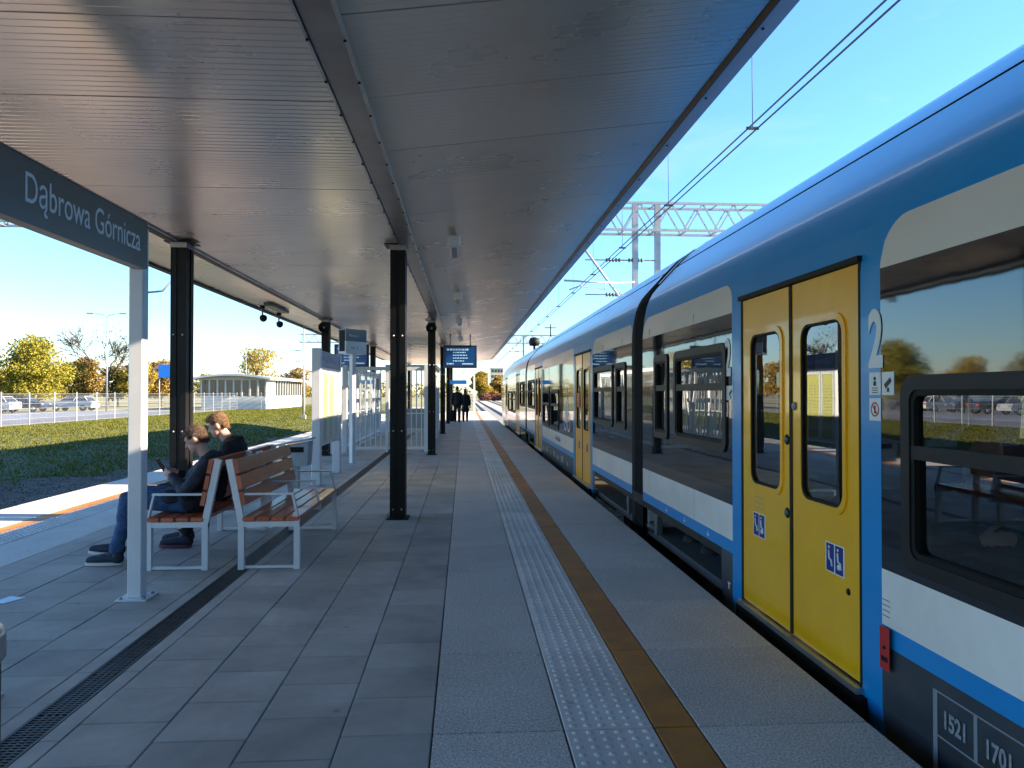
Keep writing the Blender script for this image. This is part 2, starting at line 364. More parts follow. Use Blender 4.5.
# ------- platform: body + individually laid pieces
XL, XR, YE0, YE1 = -5.95, 1.84, -14, 60
mb = MB(); mb.box(XL+.10, XR-.10, YE0, YE1, -1.0, -.045)
plat = tag(mb.build('platform', M['joint']), kind='structure')
mb = MB(); mb.box(XR-.098, XR-.05, YE0, YE1, -.98, -.10); mb.build('edge_wall', M['conc'], plat)
mb = MB(); mb.box(XL+.05, XL+.098, YE0, YE1, -.98, -.10); mb.build('edge_wall', M['conc'], plat)
def piece_mesh(name, w, l, m, h=.05, c=.004, g=.008):
    mb = MB(); mb.cbox(g/2, w-g/2, g/2, l-g/2, -h, 0, c); return mb.mesh(name, m)
def stud_mesh(w, l):
    mb = MB(); nx, ny = 6, 15
    for i in range(nx):
        for j in range(ny):
            cx, cyy = w*(i+.7)/(nx+.4), l*(j+.5)/ny; vs = []
            for r, z in ((.0165,0),(.0135,.0055),(.0075,.0068)):
                vs += [(cx+r*math.cos(k*math.pi/4), cyy+r*math.sin(k*math.pi/4), z) for k in range(8)]
            fs = [(q*8+k, q*8+(k+1)%8, q*8+8+(k+1)%8, q*8+8+k) for q in range(2) for k in range(8)] + [tuple(16+k for k in range(8))]
            mb.add(vs, fs, True)
    return mb.mesh('studs', M['tact'])
# right / left strips: name, x0, x1, material
def strips(sg):
    base = [('granite_slab', -.14, .445, 'slab'), ('tactile_slab', .445, .85, 'tact'), ('warning_strip', .85, 1.05, 'ochre'), ('edge_slab', 1.05, 1.84, 'slab')]
    return base if sg > 0 else [(n, -4.11-b, -4.11-a, m) for n, a, b, m in base]
PH = .29                                           # phase of the one-metre joints
for sg in (1, -1):
    for nm, a, b, mm in strips(sg):
        pm = piece_mesh(nm, b-a, 1.0, M[mm]); sm = stud_mesh(b-a, 1.0) if nm == 'tactile_slab' else None
        lo, hi = (2, 24) if sg > 0 else (6, 26)
        for k in range(lo, hi):
            o = link(nm, pm, plat, (a, k + PH + random.uniform(-.0015,.0015), random.uniform(-.0012,.0012)))
            if sm: tag(link('studs', sm, o), kind='stuff')
        # beyond: the same pieces joined
        rest = MB()
        for k in list(range(-14, lo)) + list(range(hi, 60)): rest.cbox(a+.0025, b-.0025, k+PH+.003, k+PH+.997, -.05, 0, .004)
        tag(rest.build(nm + '_run', M[mm], plat), kind='stuff')
        if sm:
            nx = 6; far = MB()
            for k in range(hi, 45):
                for i in range(nx):
                    for j in range(15):
                        cx, cyy = a+(b-a)*(i+.7)/(nx+.4), k+PH+(j+.5)/15
                        far.add([(cx-.014,cyy-.014,0),(cx+.014,cyy-.014,0),(cx+.014,cyy+.014,0),(cx-.014,cyy+.014,0),(cx-.008,cyy-.008,.005),(cx+.008,cyy-.008,.005),(cx+.008,cyy+.008,.005),(cx-.008,cyy+.008,.005)],
                                [(4,5,6,7),(0,1,5,4),(1,2,6,5),(2,3,7,6),(3,0,4,7)])
            tag(far.build('stud_run', M['tact'], plat), kind='stuff')
# grey pavers, 0.4 m, rows along the platform, staggered by half
TW = .4
rows = [(-.14-TW*(i+1), i) for i in range(4)] + [(-.14-TW*4-.09-.16-.09-TW*(i+1) - (.0), i+4) for i in range(4)]
dr0, dr1 = -.14-TW*4-.34+.09, -.14-TW*4-.09       # drain between
pm = piece_mesh('paver', TW, TW, M['tile'], c=.004, g=.006)
rest = MB(); npav = 0
for x0, i in rows:
    ph = .09 + (.2 if i % 2 else 0)
    n0, n1 = (6, 37) if i < 4 else (10, 46)
    for k in range(-36, 149):
        y = k*TW + ph
        if n0 <= k < n1:
            link('paver', pm, plat, (x0, y, random.uniform(-.0015,.0015)), (random.uniform(-.002,.002), random.uniform(-.002,.002), 0)); npav += 1
        else: rest.cbox(x0+.002, x0+TW-.002, y+.002, y+TW-.002, -.05, random.uniform(-.001,.001), .003)
for xa, xb in ((dr1, -.14-TW*4), (-.14-TW*4-.34, dr0), (-3.97, -.14-TW*8-.34)):
    for k in range(-36, 149):
        rest.cbox(xa+.002, xb-.002, k*TW+.13, k*TW+.526, -.05, random.uniform(-.001,.001), .003)
tag(rest.build('paver_run', M['tile'], plat), kind='stuff')
# drainage channel with slotted grates
gm = MB(); gw, gl = dr1-dr0, .5
gm.box(0,.014,0,gl,-.03,.0); gm.box(gw-.014,gw,0,gl,-.03,.0)
for j in range(20):
    y = .012 + j*.0245
    gm.box(.014, gw-.014, y-.0055, y+.0055, -.02, -.002)
for i in range(3): gm.box(.014+(gw-.028)*(i+1)/4-.006, .014+(gw-.028)*(i+1)/4+.006, .0, gl, -.024, -.0035)
gmesh = gm.mesh('drain_grate', M['iron'])
for k in range(4, 44): link('drain_grate', gmesh, plat, (dr0, k*.5+.1, .001))
mb = MB()
for k in list(range(-20, 4)) + list(range(44, 119)): mb.box(dr0, dr1, k*.5+.102, k*.5+.598, -.03, -.001)
tag(mb.build('drain_grate_run', M['iron'], plat), kind='stuff')
mb = MB(); mb.add([(-3.36,5.53,.003),(-3.27,5.50,.003),(-3.20,5.66,.003),(-3.34,5.70,.003)], [(0,1,2,3)]); mb.build('floor_patch', mat('pale_blue_patch',(.5,.72,.85),rough=.4), plat)  # small flat pale blue patch on the pavers

# ------- tracks
def track(xc, y0, y1, curve=0., ys=None):
    t = MB(); s = MB()
    P = [y0 + (y1-y0)*i/60 for i in range(61)]
    off = lambda y: curve*max(0, y-48)**2
    for g in (-.755, .755):
        for prof in ((.036, -.76, -.80), (.01, -.80, -.885), (.07, -.885, -.905)):
            w, zt, zb = prof; vs = []; fs = []
            for y in P: vs += [(xc+g-w+off(y),y,zb),(xc+g+w+off(y),y,zb),(xc+g+w+off(y),y,zt),(xc+g-w+off(y),y,zt)]
            for i in range(60):
                for k in range(4): fs.append((4*i+k, 4*i+(k+1)%4, 4*i+4+(k+1)%4, 4*i+4+k))
            t.add(vs, fs)
    y = y0
    while y < min(y1, 130):
        s.box(xc-1.3+off(y), xc+1.3+off(y), y-.12, y+.12, -.96, -.906); y += .6
    o = tag(t.build('railway_track', M['railm']), kind='structure')
    tag(s.build('sleepers', M['sleeper'], o), kind='stuff')
track(3.43, -25, 225, 0.); track(7.9, -25, 225, 0.); track(-7.65, -25, 120)

# ---------------------------------------------------------------- canopy
can = thing('platform_canopy', 'long platform roof with ribbed metal ceiling on black steel columns', 'canopy', (-2,0,0))
CY0, CY1 = -12, 46
def ribbed(x0, z0, x1, z1, name='ceiling_panel', nr=14, rh=.003):
    """one metre of ceiling: shallow ribs running across the platform"""
    mb = MB(); prof = []
    w = .992/nr
    prof = [(.004,.03)]
    for i in range(nr):
        b = .004 + i*w
        prof += [(b, 0), (b+w*.74, 0), (b+w*.82, rh), (b+w*.93, rh)]
    prof += [(.996, 0), (.996,.03)]
    vs = []; fs = []
    for (x, z) in ((x0,z0),(x1,z1)): vs += [(x, y, z+d) for y, d in prof]
    n = len(prof); fs = [(i, i+1, n+i+1, n+i) for i in range(n-1)]
    mb.add(vs, fs); return mb.mesh(name, M['ceil'])
ZC = 3.30
def cpart(mb, name, m): 
    o = mb.build(name, m); o.parent = can; o.location = (2,0,0); return o
secs = [(-.60, ZC, 1.62, 3.585), (-3.36, ZC, -.77, ZC), (-4.86, 3.535, -3.44, ZC+.0)]
for q, (x0, z0, x1, z1) in enumerate(secs):
    me = ribbed(x0, z0, x1, z1, nr=(16,14,14)[q], rh=(.0013,.0022,.0022)[q])
    for k in range(-12, 46):
        o = link('ceiling_panel', me, can, (2, k+.55 if q != 1 else k+.62, random.uniform(-.0004,.0004)), (random.uniform(-.0003,.0003),0,0))
mb = MB(); mb.prism([(-4.95,3.62),(-3.4,3.36),(-.7,3.36),(1.70,3.66),(1.72,3.86),(-.7,3.62),(-3.4,3.62),(-4.97,3.80)], CY0, CY1); cpart(mb, 'roof_deck', M['fascia'])
mb = MB(); mb.prism([(1.625,3.592),(1.645,3.56),(1.655,3.56),(1.65,3.60)], CY0, CY1); cpart(mb, 'edge_angle', mat('dark_bronze_angle', (.09,.07,.055), rough=.4, metal=.5))
mb = MB(); mb.prism([(1.66,3.575),(1.79,3.60),(1.79,3.88),(1.725,3.88),(1.725,3.665),(1.66,3.65)], CY0, CY1); cpart(mb, 'fascia', M['fascia'])
mb = MB(); mb.prism([(-5.03,3.82),(-5.03,3.52),(-4.87,3.50),(-4.87,3.54),(-4.98,3.60),(-4.98,3.82)], CY0, CY1); cpart(mb, 'fascia', M['black'])
mb = MB(); mb.prism([(-.77,3.31),(-.765,3.262),(-.605,3.262),(-.60,3.31)], CY0, CY1); cpart(mb, 'gutter', M['gut'])
mb = MB(); mb.prism([(-.785,3.294),(-.785,3.252),(-.770,3.252),(-.770,3.294)], CY0, CY1); cpart(mb, 'gutter_flange', M['alu'])
mb = MB(); mb.prism([(-.600,3.294),(-.600,3.252),(-.585,3.252),(-.585,3.294)], CY0, CY1); cpart(mb, 'gutter_flange', M['alu'])
bm_ = MB(); bm_.lathe([(.009,-.008),(.009,0)], n=6); bme = bm_.mesh('bolt', M['black'])
for k in range(2, 40):
    for x in (-.7775, -.5925): link('bolt', bme, can, (2+x, k*.5+.2, 3.252))
    if k % 2 == 0: link('bolt', bme, can, (2+1.70, k*.5+.1, 3.583))
mb = MB(); mb.box(-3.44,-3.36, CY0, CY1, 3.262, 3.33); cpart(mb, 'eave_beam', M['black'])
mb = MB(); mb.box(-3.358,-3.335, CY0, CY1, 3.270, 3.297); cpart(mb, 'eave_flange', M['alu'])
def column(x, y):
    mb = MB(); w, d = .09, .12
    # rolled H-like box with a shallow groove in the wide faces
    mb.prism([(-w,-d),(-.022,-d),(-.022,-d+.012),(.022,-d+.012),(.022,-d),(w,-d),(w,-.03),(w-.012,-.03),(w-.012,.03),(w,.03),(w,d),(.022,d),(.022,d-.012),(-.022,d-.012),(-.022,d),(-w,d),(-w,.03),(-w+.012,.03),(-w+.012,-.03),(-w,-.03)], 0, 3.2, 'z')
    o = mb.build('column', M['black'], can, loc=(2+x, y, 0))
    c = MB(); c.box(-.095,.095,-.125,.125,3.2,3.262); c.build('capital', M['galv'], o)
    c = MB(); c.box(-.16,.16,-.15,.15,3.264,3.276); c.build('head_plate', M['black'], o)
    c = MB(); c.box(-.13,.13,-.16,.16,.001,.012); c.build('base_plate', M['under'], o)
    for z in (.12, 1.05, 2.18):
        for sx in (-.05, .05):
            b = MB(); b.lathe([(.012,-.126),(.012,-.1195)], (sx,0,z), 'y', 8); b.build('bolt', M['galv'], o)
for y in (-9.2, -.15, 8.97, 18.1, 27.3, 36.5, 45.):
    for x in (-.79, -3.33):
        if y == -.15 and x > -1: continue
        column(x, y)

# ---------------------------------------------------------------- train
train = thing('train', 'blue and white electric train with yellow doors standing at the platform', 'train', (3.43,10,-.76))
T0 = Vector((3.43,10,-.76))
def tp(mb, name, m, parent=None):
    o = mb.build(name, m); o.parent = parent or train
    if parent is None: o.location = -T0
    return o
XS, XC = 2.0, 3.43
PROF = [(-.42,.10),(-.30,.03),(0,.0),(2.10,.0),(2.20,.006),(2.33,.022),(2.47,.05),(2.56,.085),(2.62,.12),(2.68,.17),(2.80,.28),(2.93,.40),(3.08,.55),(3.22,.75),(3.32,1.0),(3.38,1.43)]
def off(z): return float(np.interp(z, [p[0] for p in PROF], [p[1] for p in PROF]))
def strip(mb, y0, y1, z0, z1, side=1, inset=0.):
    zs = sorted(set([z0, z1] + [p[0] for p in PROF if z0 < p[0] < z1])); vs = []; fs = []
    ys = [y0, y1]
    for y in ys:
        for z in zs:
            x = XS + off(z) + inset
            vs.append((x if side > 0 else 2*XC - x, y, z))
    n = len(zs); fs = [(i, i+1, n+i+1, n+i) for i in range(n-1)]
    mb.add(vs, fs, z1 > 2.2); return mb
def band(name, m, z0, z1, y0, y1, holes, side):
    """a strip with rectangular holes (a, b, za, zb)"""
    mb = MB(); ys = sorted(set([y0, y1] + [q for h in holes for q in h[:2] if y0 < q < y1]))
    for a, b in zip(ys[:-1], ys[1:]):
        if any(h[0] < (a+b)/2 < h[1] and h[2] < z0 and h[3] > z1 for h in holes):
            if mb.v: tp(mb, name, m); mb = MB()
            continue
        hs = [h for h in holes if h[0] < (a+b)/2 < h[1] and h[3] > z0 and h[2] < z1]
        zz = [z0]
        for h in sorted(hs, key=lambda h: h[2]): zz += [max(z0,h[2]), min(z1,h[3])]
        zz.append(z1)
        for za, zb in zip(zz[::2], zz[1::2]):
            if zb - za > .001: strip(mb, a, b, za, zb, side)
    if mb.v: tp(mb, name, m)
def ring(mb, outer, inner, x0, x1):
    n = len(outer); vs = [(x0,a,b) for a,b in outer] + [(x0,a,b) for a,b in inner] + [(x1,a,b) for a,b in outer] + [(x1,a,b) for a,b in inner]
    fs = []
    for i in range(n):
        j = (i+1) % n
        fs += [(i,j,n+j,n+i),(2*n+i,3*n+i,3*n+j,2*n+j),(i,2*n+i,2*n+j,j),(n+i,n+j,3*n+j,3*n+i)]
    mb.add(vs, fs)
def window(y0, y1, z0, z1, tz, side=1, parts=True):
    s = lambda x: x if side > 0 else 2*XC - x
    r = .09 if y1-y0 > .8 else .06
    mb = MB(); ring(mb, rrect(y0,y1,z0,z1,r), rrect(y0+.065,y1-.065,z0+.065,z1-.065,r*.62), s(XS-.014), s(XS+.06))
    w = tp(mb, 'window_frame', M['frame'])
    if side > 0:
        mb = MB(); ring(mb, rrect(y0+.05,y1-.05,z0+.05,z1-.05,r*.7), rrect(y0+.09,y1-.09,z0+.09,z1-.09,r*.5), s(XS-.006), s(XS+.05)); tp(mb, 'gasket', M['rub'], w)
    def pane(za, zb, x):
        p = MB(); a = rrect(y0+.06,y1-.06,za,zb,.03,2); p.add([(s(x),q,b) for q,b in a], [tuple(range(len(a)))]); tp(p, 'pane', M['pane'], w)
    if tz:
        mb = MB(); mb.box(*sorted((s(XS-.008), s(XS+.04))), y0+.066, y1-.066, tz-.03, tz+.03); tp(mb, 'transom', M['frame'], w)
        pane(z0+.06, tz-.02, XS+.022); pane(tz+.02, z1-.06, XS+.016)
    else: pane(z0+.06, z1-.06, XS+.02)
def door(y0, y1, side=1, label=False):
    s = lambda x: x if side > 0 else 2*XC - x
    sx = lambda a, b: sorted((s(a), s(b)))
    yc = (y0+y1)/2; zb, zt = .03, 2.16
    mb = MB(); mb.box(*sx(XS-.02,XS+.03), y0-.02, y1+.02, zt+.005, zt+.035); tp(mb, 'door_lintel', M['rub'])
    mb = MB(); mb.box(*sx(XS-.035,XS+.05), y0-.02, y1+.02, zb-.045, zb-.012); tp(mb, 'door_sill', M['alu'])
    mb = MB(); mb.box(*sx(XS-.03,XS+.05), y0-.05, y1+.05, zb-.30, zb-.05); tp(mb, 'step', M['rub'])
    for a, b in ((y0, yc), (yc, y1)):
        near = a == y0
        # leaf with a rounded window opening
        wa, wb = (a+.17, b-.145) if near else (a+.145, b-.17)
        hole = rrect(wa, wb, .88, 1.90, .085); n = len(hole); mb = MB()
        ca, cb = a+.012, b-.012; X0, X1 = XS+.006, XS+.045
        cols = [ca, wa, wb, cb]; rws = [zb, .88, 1.90, zt]
        for X in (X0, X1):
            vs = [(s(X), c_, r_) for r_ in rws for c_ in cols]
            mb.add(vs, [(r_*4+c_, r_*4+c_+1, r_*4+c_+5, r_*4+c_+4) for r_ in range(3) for c_ in range(3) if not (r_ == 1 and c_ == 1)])
            for k, (cy2, cz2) in enumerate(((wb,1.90),(wa,1.90),(wa,.88),(wb,.88))):
                arc = hole[k*6:k*6+6]; mb.add([(s(X),cy2,cz2)] + [(s(X),p_,q_) for p_, q_ in arc], [(0,i_,i_+1) for i_ in range(1,6)])
        mb.add([(s(X),p_,q_) for X in (X0,X1) for p_, q_ in hole], [(i_,(i_+1)%n,n+(i_+1)%n,n+i_) for i_ in range(n)])
        rim = [(ca,zb),(cb,zb),(cb,zt),(ca,zt)]
        mb.add([(s(X),p_,q_) for X in (X0,X1) for p_, q_ in rim], [(i_,(i_+1)%4,4+(i_+1)%4,4+i_) for i_ in range(4)])
        leaf = tp(mb, 'door_leaf', M['tyel'])
        mb = MB(); ring(mb, rrect(wa-.035,wb+.035,.845,1.935,.11), rrect(wa-.0,wb+.0,.88,1.90,.085), s(XS-.004), s(XS+.01)); tp(mb, 'window_bead', M['tyel'], leaf)
        mb = MB(); ring(mb, rrect(wa,wb,.88,1.90,.085), rrect(wa+.014,wb-.014,.894,1.886,.075), s(XS+.001), s(XS+.02)); tp(mb, 'gasket', M['rub'], leaf)
        mb = MB(); h2 = rrect(wa,wb,.88,1.90,.085); mb.add([(s(XS+.016),p,q) for p,q in h2], [tuple(range(n))]); tp(mb, 'pane', M['dpane'], leaf)
        if side > 0:
            if label:
                def picto(yy, zz, w, h):
                    q = MB(); q.box(XS+.0035,XS+.0055,yy-w/2-.006,yy+w/2+.006,zz-h/2-.006,zz+h/2+.006); tp(q, 'sticker', M['signw'], leaf)
                    for sg in (-1,1):
                        q = MB(); q.box(XS+.0022,XS+.0034,yy+sg*w*.255-w*.22,yy+sg*w*.255+w*.22,zz-h/2,zz+h/2); tp(q, 'sticker_field', M['pblue'], leaf)
                        # simple figures: pram / wheelchair
                        q = MB(); c0 = yy+sg*w*.255
                        q.tube([(XS+.0018,c0+.012,zz+h*.26),(XS+.0018,c0+.006,zz-h*.05),(XS+.0018,c0-.016,zz-h*.08),(XS+.0018,c0-.024,zz-h*.3)], .006, 5)
                        q.lathe([(.009,XS+.0012),(.009,XS+.0022)], (0,c0+.012,zz+h*.36), 'x', 8)
                        if sg < 0: q.lathe([(.017,XS+.0012),(.017,XS+.0022)], (0,c0+.004,zz-h*.24), 'x', 10)
                        tp(q, 'pictogram', M['signw'], leaf)
                picto(a+.27 if near else a+.50, .60, .19, .15)
                if near:
                    q = MB(); q.lathe([(.026,XS-.004),(.026,XS+.006)], (0,b-.05,1.42), 'x', 14); tp(q, 'button', M['greyp'], leaf)
                    q = MB(); q.lathe([(.017,XS+.001),(.02,XS+.007)], (0,a+.13,.46), 'x', 10); tp(q, 'lock', M['rub'], leaf)
                else:
                    for z in (1.21,.755):
                        q = MB(); q.lathe([(.030,XS+.0),(.034,XS+.006)], (0,a+.06,z), 'x', 14); tp(q, 'button_bezel', M['rub'], leaf)
                        q = MB(); q.lathe([(.021,XS-.006),(.025,XS+.001)], (0,a+.06,z), 'x', 14); tp(q, 'button', M['green'], leaf)
                    for k in range(3):
                        q = MB(); q.box(XS+.0045,XS+.0055,a+.42,a+.58,.715+k*.035,.719+k*.035); tp(q, 'notice_print', M['greyp'], leaf)
            else:
                q = MB(); q.box(XS+.003,XS+.0055,a+.30,a+.42,.53,.66); tp(q, 'sticker', M['pblue'], leaf)
    mb = MB(); mb.box(*sx(XS+.0,XS+.04), yc-.018, yc+.018, zb, zt); tp(mb, 'door_seal', M['rub'])
    for y in (y0, y1):
        mb = MB(); mb.box(*sx(XS+.001,XS+.05), y-.014, y+.014, zb-.01, zt+.03); tp(mb, 'door_seal', M['rub'])
def car(y0, y1, doors, wins, skirts, creams, side, detail=True):
    dh = [(a-.012, b+.012, -.06, 2.2) for a, b in doors]
    pil = [q for a, b in doors for q in ((a-.19, a-.012), (b+.012, b+.19))]
    body = [(a-.19, b+.19) for a, b in doors]
    full = [(a, b, -9, 9) for a, b in body]
    for a, b in skirts: band('skirt', M['tgrey'], -.42, .30, a, b, [(p, q, -9, 9) for p, q in body], side)
    band('lower_stripe', M['tblue'], .30, .395, y0, y1, full, side)
    band('lower_band', M['twhite'], .395, .66, y0, y1, full, side)
    band('window_band', M['tband'], .66, 2.10, y0, y1, full + [(w[0]+.05,w[1]-.05,w[2]+.05,w[3]-.05) for w in wins], side)
    # cream panels with rounded outer top corners sit on the blue cant rail
    band('cant_rail', M['tblue'], 2.10, 2.33, y0, y1, full + [(a, b, -9, 9) for a, b in creams], side)
    for a, b in creams:
        mb = MB(); N = 14; vs = []; fs = []
        for i in range(N+1):
            u = i/N; y = a + (b-a)*u; e = min(y-a, b-y); rr = .2
            top = 2.33 if e > rr else 2.13 + .2*math.sqrt(max(0, 1-((rr-e)/rr)**2))
        ysamp = sorted(set([a + k*.025 for k in range(9)] + [b - k*.025 for k in range(9)]))
        cb = MB()
        for ya, yb in zip(ysamp[:-1], ysamp[1:]):
            def tz(y):
                e = min(y-a, b-y, .2); return 2.13 + .2*math.sqrt(max(0, 1-((.2-e)/.2)**2))
            za, zb = tz(ya), tz(yb)
            for lo, m_ in ((True, mb), (False, cb)):
                vs = []
                for y, zt in ((ya, za), (yb, zb)):
                    pts = [2.10 + (zt-2.10)*k/3 for k in range(4)] if lo else [zt + (2.33-zt)*k/3 for k in range(4)]
                    for z in pts:
                        x = XS + off(z); vs.append((x if side > 0 else 2*XC-x, y, z))
                if lo or zt < 2.3299 or za < 2.3299: m_.add(vs, [(k,k+1,k+5,k+4) for k in range(3)], True)
        tp(mb, 'cream_panel', M['tcream'])
        for half in (0, 1):
            hb = MB()
            for f, sm_ in zip(cb.f, cb.sm):
                if (cb.v[f[0]][1] < (a+b)/2) == (half == 0): hb.add([cb.v[i] for i in f], [tuple(range(len(f)))], True)
            if hb.v: tp(hb, 'cant_rail_corner', M['tblue'])
    mb = MB()
    strip(mb, y0, y1, 2.33, 2.915, side); tp(mb, 'roof_side', M['tblue'])
    mb = MB(); strip(mb, y0, y1, 2.94, 3.38, side); tp(mb, 'roof', M['tblue'])
    mb = MB(); strip(mb, y0, y1, 2.90, 2.95, side, .016); tp(mb, 'roof_seam', M['rub'])
    for (a, b), (p, q) in zip(doors, body):
        mb = MB()
        for u, v in ((p, a-.012), (b+.012, q)):
            strip(mb, u, v, -.30, 2.33, side)
        strip(mb, a-.012, b+.012, 2.195, 2.33, side)
        tp(mb, 'door_surround', M['tblue'])
    for w in wins: window(*w, side=side)
LOWW = (1.04, 1.89, 1.55)                         # window z0, z1, transom in the low part by the bogies
MIDW = (.70, 1.58, 1.235)
D1, D2, D3, D4 = (3.63,5.23), (11.65,13.3), (19.1,20.75), (26.9,28.5)
G1, G2, G0 = 8.47, 23.9, -7.1
def w3(a, b, q): return (a, b, q[0], q[1], q[2])
carA = dict(y0=G0+.27, y1=G1-.27, doors=[(-3.9,-2.3), D1], wins=[w3(-1.95,.55,MIDW), w3(.75,3.26,MIDW), w3(5.53,6.94,LOWW), w3(7.16,7.68,LOWW), w3(-5.4,-4.2,LOWW)],
            skirts=[(-4.6,5.66)], creams=[(-2.11,3.44), (5.42,G1-.27), (G0+.27,-4.09)])
carB = dict(y0=G1+.27, y1=G2-.27, doors=[D2, D3], wins=[w3(9.07,9.66,LOWW), w3(9.86,11.35,LOWW), w3(15.6,17.0,MIDW), w3(17.3,18.8,MIDW), w3(21.0,22.4,LOWW), w3(22.6,23.2,LOWW)],
            skirts=[(11.25,21.2)], creams=[(G1+.27,11.46), (13.49,18.91), (20.94,G2-.27)])
carC = dict(y0=G2+.27, y1=38.4, doors=[D4, (34.3,35.9)], wins=[w3(24.5,25.1,LOWW), w3(25.3,26.6,LOWW), w3(29.0,31.2,MIDW), w3(31.5,33.8,MIDW)],
            skirts=[(26.4,38.4)], creams=[(G2+.27,26.71), (28.69,34.11)])
carZ = dict(y0=G0-15.2, y1=G0-.27, doors=[(-19.6,-18.),(-11.9,-10.3)], wins=[w3(-17.5,-15,MIDW), w3(-14.8,-12.3,MIDW)], skirts=[(-20,-9.6)], creams=[(-17.8,-12.1)])
for cfg in (carA, carB, carC, carZ):
    for side in (1, -1): car(side=side, **cfg)
door(*D1, label=True); door(*D2); door(*D3); door(*D4); door(34.3,35.9); door(-3.9,-2.3); door(-11.9,-10.3); door(-19.6,-18.)
for d in (D1, D2, D3, D4, (34.3,35.9), (-3.9,-2.3), (-11.9,-10.3), (-19.6,-18.)): door(*d, side=-1)
# car end walls, floors, ceilings, seats
for y0, y1 in ((G0-15.2,G0-.27),(G0+.27,G1-.27),(G1+.27,G2-.27),(G2+.27,38.4)):
    mb = MB(); mb.box(XS+.06, 2*XC-XS-.06, y0, y1, -.08, -.005); tp(mb, 'floor', M['tfloor'])
    mb = MB(); mb.box(XS+.16, 2*XC-XS-.16, y0, y1, 2.30, 2.34); tp(mb, 'interior_ceiling', M['inter'])
    for y in (y0+.01, y1-.05):
        mb = MB(); mb.box(XS+.05, XC-.55, y, y+.04, 0, 2.4); mb.box(XC+.55, 2*XC-XS-.05, y, y+.04, 0, 2.4); mb.box(XC-.55, XC+.55, y, y+.04, 2.0, 2.4); tp(mb, 'bulkhead', M['inter'])
def seat(x, y, d, z=.0):
    mb = MB(); mb.cbox(x-.22, x+.22, y-.22, y+.22, z+.36, z+.46, .03)
    vs = [(x-.22,0),(x+.22,0)]
    mb.prism([(y-d*.20,z+.44),(y-d*.28,z+1.18),(y-d*.22,z+1.22),(y-d*.12,z+.46)], x-.21, x+.21, 'x'); 
    mb.box(x-.05, x+.05, y-.1, y+.1, z, z+.37)
    tp(mb, 'passenger_seat', M['seatb'])
for ya in (.2, 2.0, 15.4, 17.4, 29.6, 31.7):
    for x in (2.40, 2.88, 4.0, 4.46):
        seat(x, ya, 1); seat(x, ya+1.5, -1)
for ya in (6.0, 9.6, 21.6, 25.4):
    for x in (2.40, 2.88, 4.0, 4.46): seat(x, ya+.2, 1, .25)
for y in (3.55, 5.35, 11.55, 13.45):
    mb = MB(); mb.tube([(2.5,y,0),(2.5,y,2.3)], .017, 8); mb.tube([(4.36,y,0),(4.36,y,2.3)], .017, 8); tp(mb, 'grab_pole', M['alu'])
mb = MB(); mb.box(2.12, 2.62, 2.55, 2.62, .72, .75); tp(mb, 'fold_table', M['inter'])
# gangways: bellows loop
for g in (G1, G2, G0):
    mb = MB(); zz = [-.05,0,1,2.1] + [p[0] for p in PROF[4:]]
    loop = [(XS+off(z), z) for z in zz] + [(2*XC-XS-off(z), z) for z in reversed(zz)]
    ys = [-.275,-.22,-.165,-.11,-.055,0,.055,.11,.165,.22,.275]; vs = []; fs = []; n = len(loop)
    for j, y in enumerate(ys):
        k = .02 if j % 2 else .075
        if j in (0, 10): k = .0
        for x, z in loop: vs.append((x + (k if x < XC else -k)*(1 if z < 3.37 else 0), g+y, z - (k if z > 2.6 else 0)))
    for j in range(10):
        for i in range(n): fs.append((j*n+i, j*n+(i+1)%n, (j+1)*n+(i+1)%n, (j+1)*n+i))
    mb.add(vs, fs, False); tp(mb, 'gangway_bellows', M['rub'])
    for sgn in (-1, 1):
        mb = MB()
        lp = [(XS+off(z)-.012, z) for z in (2.72,2.78,2.9,3.0,3.15,3.28,3.35)]
        vs = [(x, g+sgn*.24-.03, z+.012) for x, z in lp] + [(x, g+sgn*.24+.03, z+.012) for x, z in lp]
        mb.add(vs, [(i,i+1,8+i,7+i) for i in range(6)])
        tp(mb, 'gangway_rim', M['alu'])
